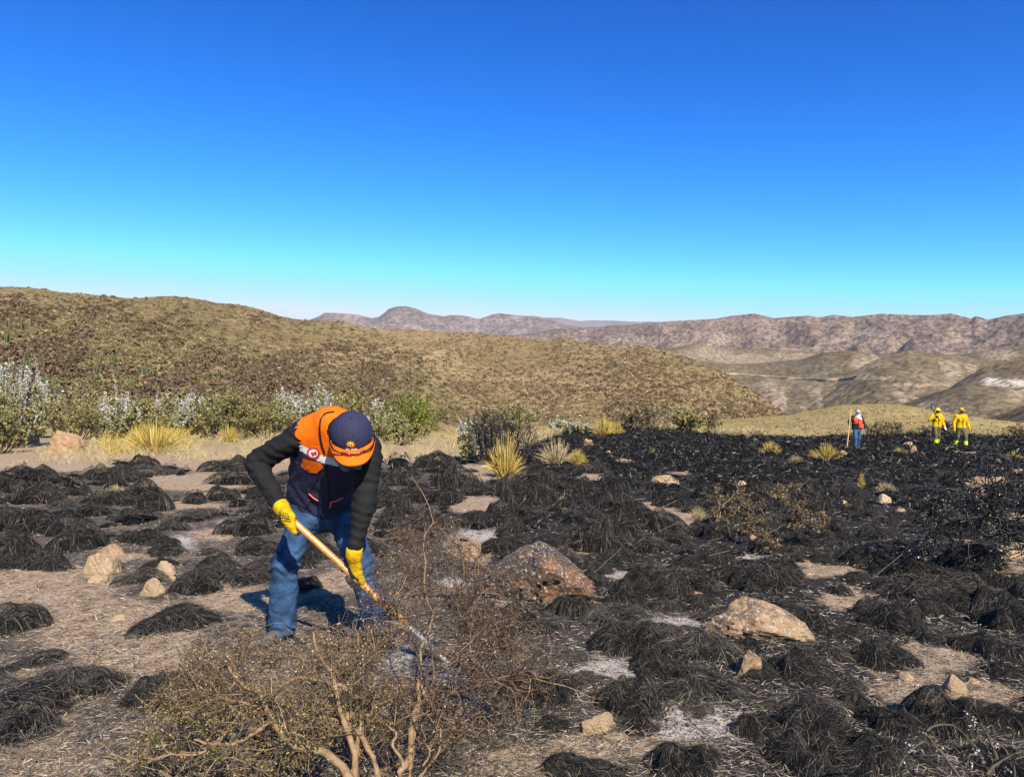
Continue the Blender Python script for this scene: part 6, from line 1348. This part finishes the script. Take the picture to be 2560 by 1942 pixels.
    if kind != 'red':
        for a, kk in ((aR, kR), (aL, kL)): solid('gaiter', lambda q: np.maximum(cone(q, a, a+(kk-a)*.5, .085*k, .088*k), np.maximum(a[2]+.02*k-q[:, 2], q[:, 2]-a[2]-.20*k)), a-.3, a+.4, .016, [C_lime], root)
        hel = solid('helmet', lambda q: np.maximum(ell(q, Hd+np.array([0, .01, .03])*k, np.array([.115, .135, .125])*k), Hd[2]+.025*k-q[:, 2]), Hd-.3, Hd+.3, .012, [C_helm], root)
        v, f = surfnet(lambda q: np.maximum(ell(q, Hd+np.array([0, -.01, .035])*k, np.array([.155, .185, .05])*k), np.abs(q[:, 2]-Hd[2]-.035*k)-.010*k), Hd-.3, Hd+.3, .011); link('brim', mesh_of('brim', v-np.array(root.location), [f], True, [C_helm]), hel)
        solid('glove', lambda q: smin(cone(q, wL, wL+norm(wL-eL)*.11*k, .045*k, .032*k), cone(q, wL+norm(wL-eL)*.04*k, wL+norm(wL-eL)*.08*k+np.array([-.04, -.02, 0])*k, .02*k, .014*k), .01), wL-.25, wL+.25, .012, [C_wcl if kind == 'y1' else C_yellow], root)
        solid('glove', lambda q: smin(cone(q, wR, wR+norm(wR-eR)*.11*k, .045*k, .032*k), cone(q, wR+norm(wR-eR)*.04*k, wR+norm(wR-eR)*.08*k+np.array([.04, -.02, 0])*k, .02*k, .014*k), .01), wR-.25, wR+.25, .012, [C_blackp if kind == 'y1' else C_yellow], root)
        if kind == 'y2':                                   # goggles on the helmet, breast pockets
            v, f = tubes(resample([Hd+np.array([math.sin(a)*.128, -math.cos(a)*.142+.01, .10-.02*math.cos(a)])*k for a in np.linspace(-1.6, 1.6, 9)], 20)[None], np.full((1, 20), .02*k), 6); link('goggles', mesh_of('goggles', v-np.array(root.location), [f], True, [C_blackp]), root)
        for sx_ in (-1, 1):
            v = box_mesh('pocket', (-.055*k, -.012, -.06*k), (.055*k, .012, .06*k), [C_wy]); o = link('breast_pocket', v, root, loc=P(sx_*.095, -.175, 1.22)-p)
        v, f = tubes(resample([P(-.04, -.16, 1.36), P(0, -.175, 1.2), P(0, -.17, 1.0), P(0, -.155, .88)], 12)[None], np.full((1, 12), .010*k), 5); link('zip', mesh_of('zip', v-np.array(root.location), [f], True, [C_dk]), root)
    else:
        def vest(q):
            d = loft(q, [P(0, 0, .84), P(0, 0, 1.0), P(0, -.03, 1.3), Nk-np.array([0, 0, .0])*k], np.array([.235, .222, .232, .13])*k, np.array([.17, .16, .165, .115])*k, lat); d = np.maximum(d, P(0, 0, .90)[2]-q[:, 2])
            for s_, e in ((sR, eR), (sL, eL)): d = np.maximum(d, -cone(q, s_, s_+(e-s_)*1.3, .088*k, .09*k))
            return np.maximum(d, -cone(q, Nk, Nk+np.array([0, -.02, .2]), .085*k, .1*k))
        zn = lambda c: np.where((c[:, 0]-p[0] > -.01) | (c[:, 2]-p[2] > 1.13*k) | (c[:, 1]-p[1] > .02), 0, 1)
        split_solid({0: 'vest', 1: 'vest_panel'}, vest, lo, hi, .016, {0: C_coral, 1: C_dk}, root, zn)
        for x_, z_, w_, h_, m_ in ((-.12, 1.27, .07, .05, C_coral), (.13, 1.02, .075, .075, C_coral), (.10, 1.33, .035, .035, C_wcl), (-.01, 1.12, .012, .20, C_dk)):
            link('vest_pocket', box_mesh('vest_pocket', (-w_*k, -.015, -h_*k), (w_*k, .015, h_*k), [m_]), root, loc=P(x_, -.19, z_)-p)
        hat = solid('hat', lambda q: np.maximum(ell(q, Hd+np.array([0, .01, .04])*k, np.array([.10, .12, .105])*k), Hd[2]+.03*k-q[:, 2]), Hd-.3, Hd+.3, .012, [C_beige], root)
        v, f = surfnet(lambda q: np.maximum(ell(q, Hd+np.array([0, -.11, .04])*k, np.array([.10, .12, .05])*k), np.abs(q[:, 2]-Hd[2]-.04*k+.2*(Hd[1]-.05*k-q[:, 1]))-.010*k), Hd-.4, Hd+.3, .011); link('brim', mesh_of('brim', v-np.array(root.location), [f], True, [C_beige]), hat)
        solid('scarf', lambda q: smin(cone(q, Hd+np.array([0, -.01, -.03])*k, Nk+np.array([0, -.03, -.02])*k, .105*k, .13*k), ell(q, Nk+np.array([.02, -.13, -.05])*k, np.array([.09, .05, .09])*k), .04), Hd-.4, Hd+.3, .014, [C_wcl], root)
    return root, P, k, wR, eR
w1 = walker(2143, 1122, 1033, 'walker in a coral red vest and jeans with white scarf, holding an upright pole', 'red')
w2 = walker(2343, 1114, 1032, 'walker in yellow jacket and helmet carrying a shovel on the shoulder, left of two', 'y1')
w3 = walker(2403, 1119, 1034, 'walker in yellow jacket with goggles on the helmet, right of two', 'y2')
def far_tools():
    _, P, k, w, e = w1; h = w + norm(w-e)*.06
    base = P(-.62, -.38, .02); tip = base + norm(h-base)*1.80*k
    v, f = tubes(np.linspace(base, tip, 8)[None], np.full((1, 8), .028), 8); s = link('wooden_pole', None, label='pale wooden tool handle held upright by the red vest walker', cat='tool', loc=base); link('shaft', mesh_of('shaft', v-base, [f], True, [cloth_mat('pale_wood', (.62, .42, .18), .6, .2, 20)]), s)
    v = box_mesh('tool_head', (-.10, -.03, -.02), (.10, .03, .12), [C_steel]); link('tool_head', v, s)
    _, P, k, w, e = w2; h = w + norm(w-e)*.06; a = P(-.08, -.42, .98); b = P(-.09, .16, 1.66); s = link('shovel', None, label='dark bladed shovel carried over the shoulder of the left yellow walker', cat='shovel', loc=a)
    a = h + (h-b)*.55
    v, f = tubes(np.linspace(a, b, 8)[None], np.full((1, 8), .02), 8); link('shaft', mesh_of('shaft', v-np.array(s.location), [f], True, [C_dk]), s)
    d = norm(b-a); side = np.array([1., 0, 0]); nn = np.cross(side, d); bl = []
    bc = b
    for sg in (0, 1):
        for j in range(8):
            t = j/7; hw = .115*(math.sqrt(max(0, 1-((t-.3)/.7)**2)) if t > .3 else 1)+.004
            for i in range(5): u = -1+i*.5; bl.append(bc + (d*.35+np.array([0, 0, .75]))*t*.36 + side*u*hw + np.array([0, -1, .3])*(.02*u*u+.004*sg))
    q = []
    for s_ in range(2):
        for j in range(7):
            for i in range(4): A = s_*40+j*5+i; kx = [A, A+1, A+6, A+5]; q.append(kx if s_ else kx[::-1])
    link('blade', mesh_of('blade', np.array(bl)-np.array(s.location), [np.array(q)], True, [cloth_mat('dark_blue_steel', (.02, .025, .04), .4, .1, 20)]), s)
    _, P, k, w, e = w3; h = P(.33, -.08, .84) + np.array([0, -.02, -.10])*k; s = link('hand_tool', None, label='dark hand tool held low by the right yellow walker', cat='tool', loc=h)
    v, f = tubes(np.linspace(h+np.array([0, -.05, .05]), h+np.array([.02, .10, -.38]), 6)[None], np.full((1, 6), .018), 6); link('handle', mesh_of('handle', v-h, [f], True, [C_blackp]), s); link('tool_head', box_mesh('tool_head', (.0, .02, -.03), (.12, .06, .10), [C_blackp]), s)
far_tools()
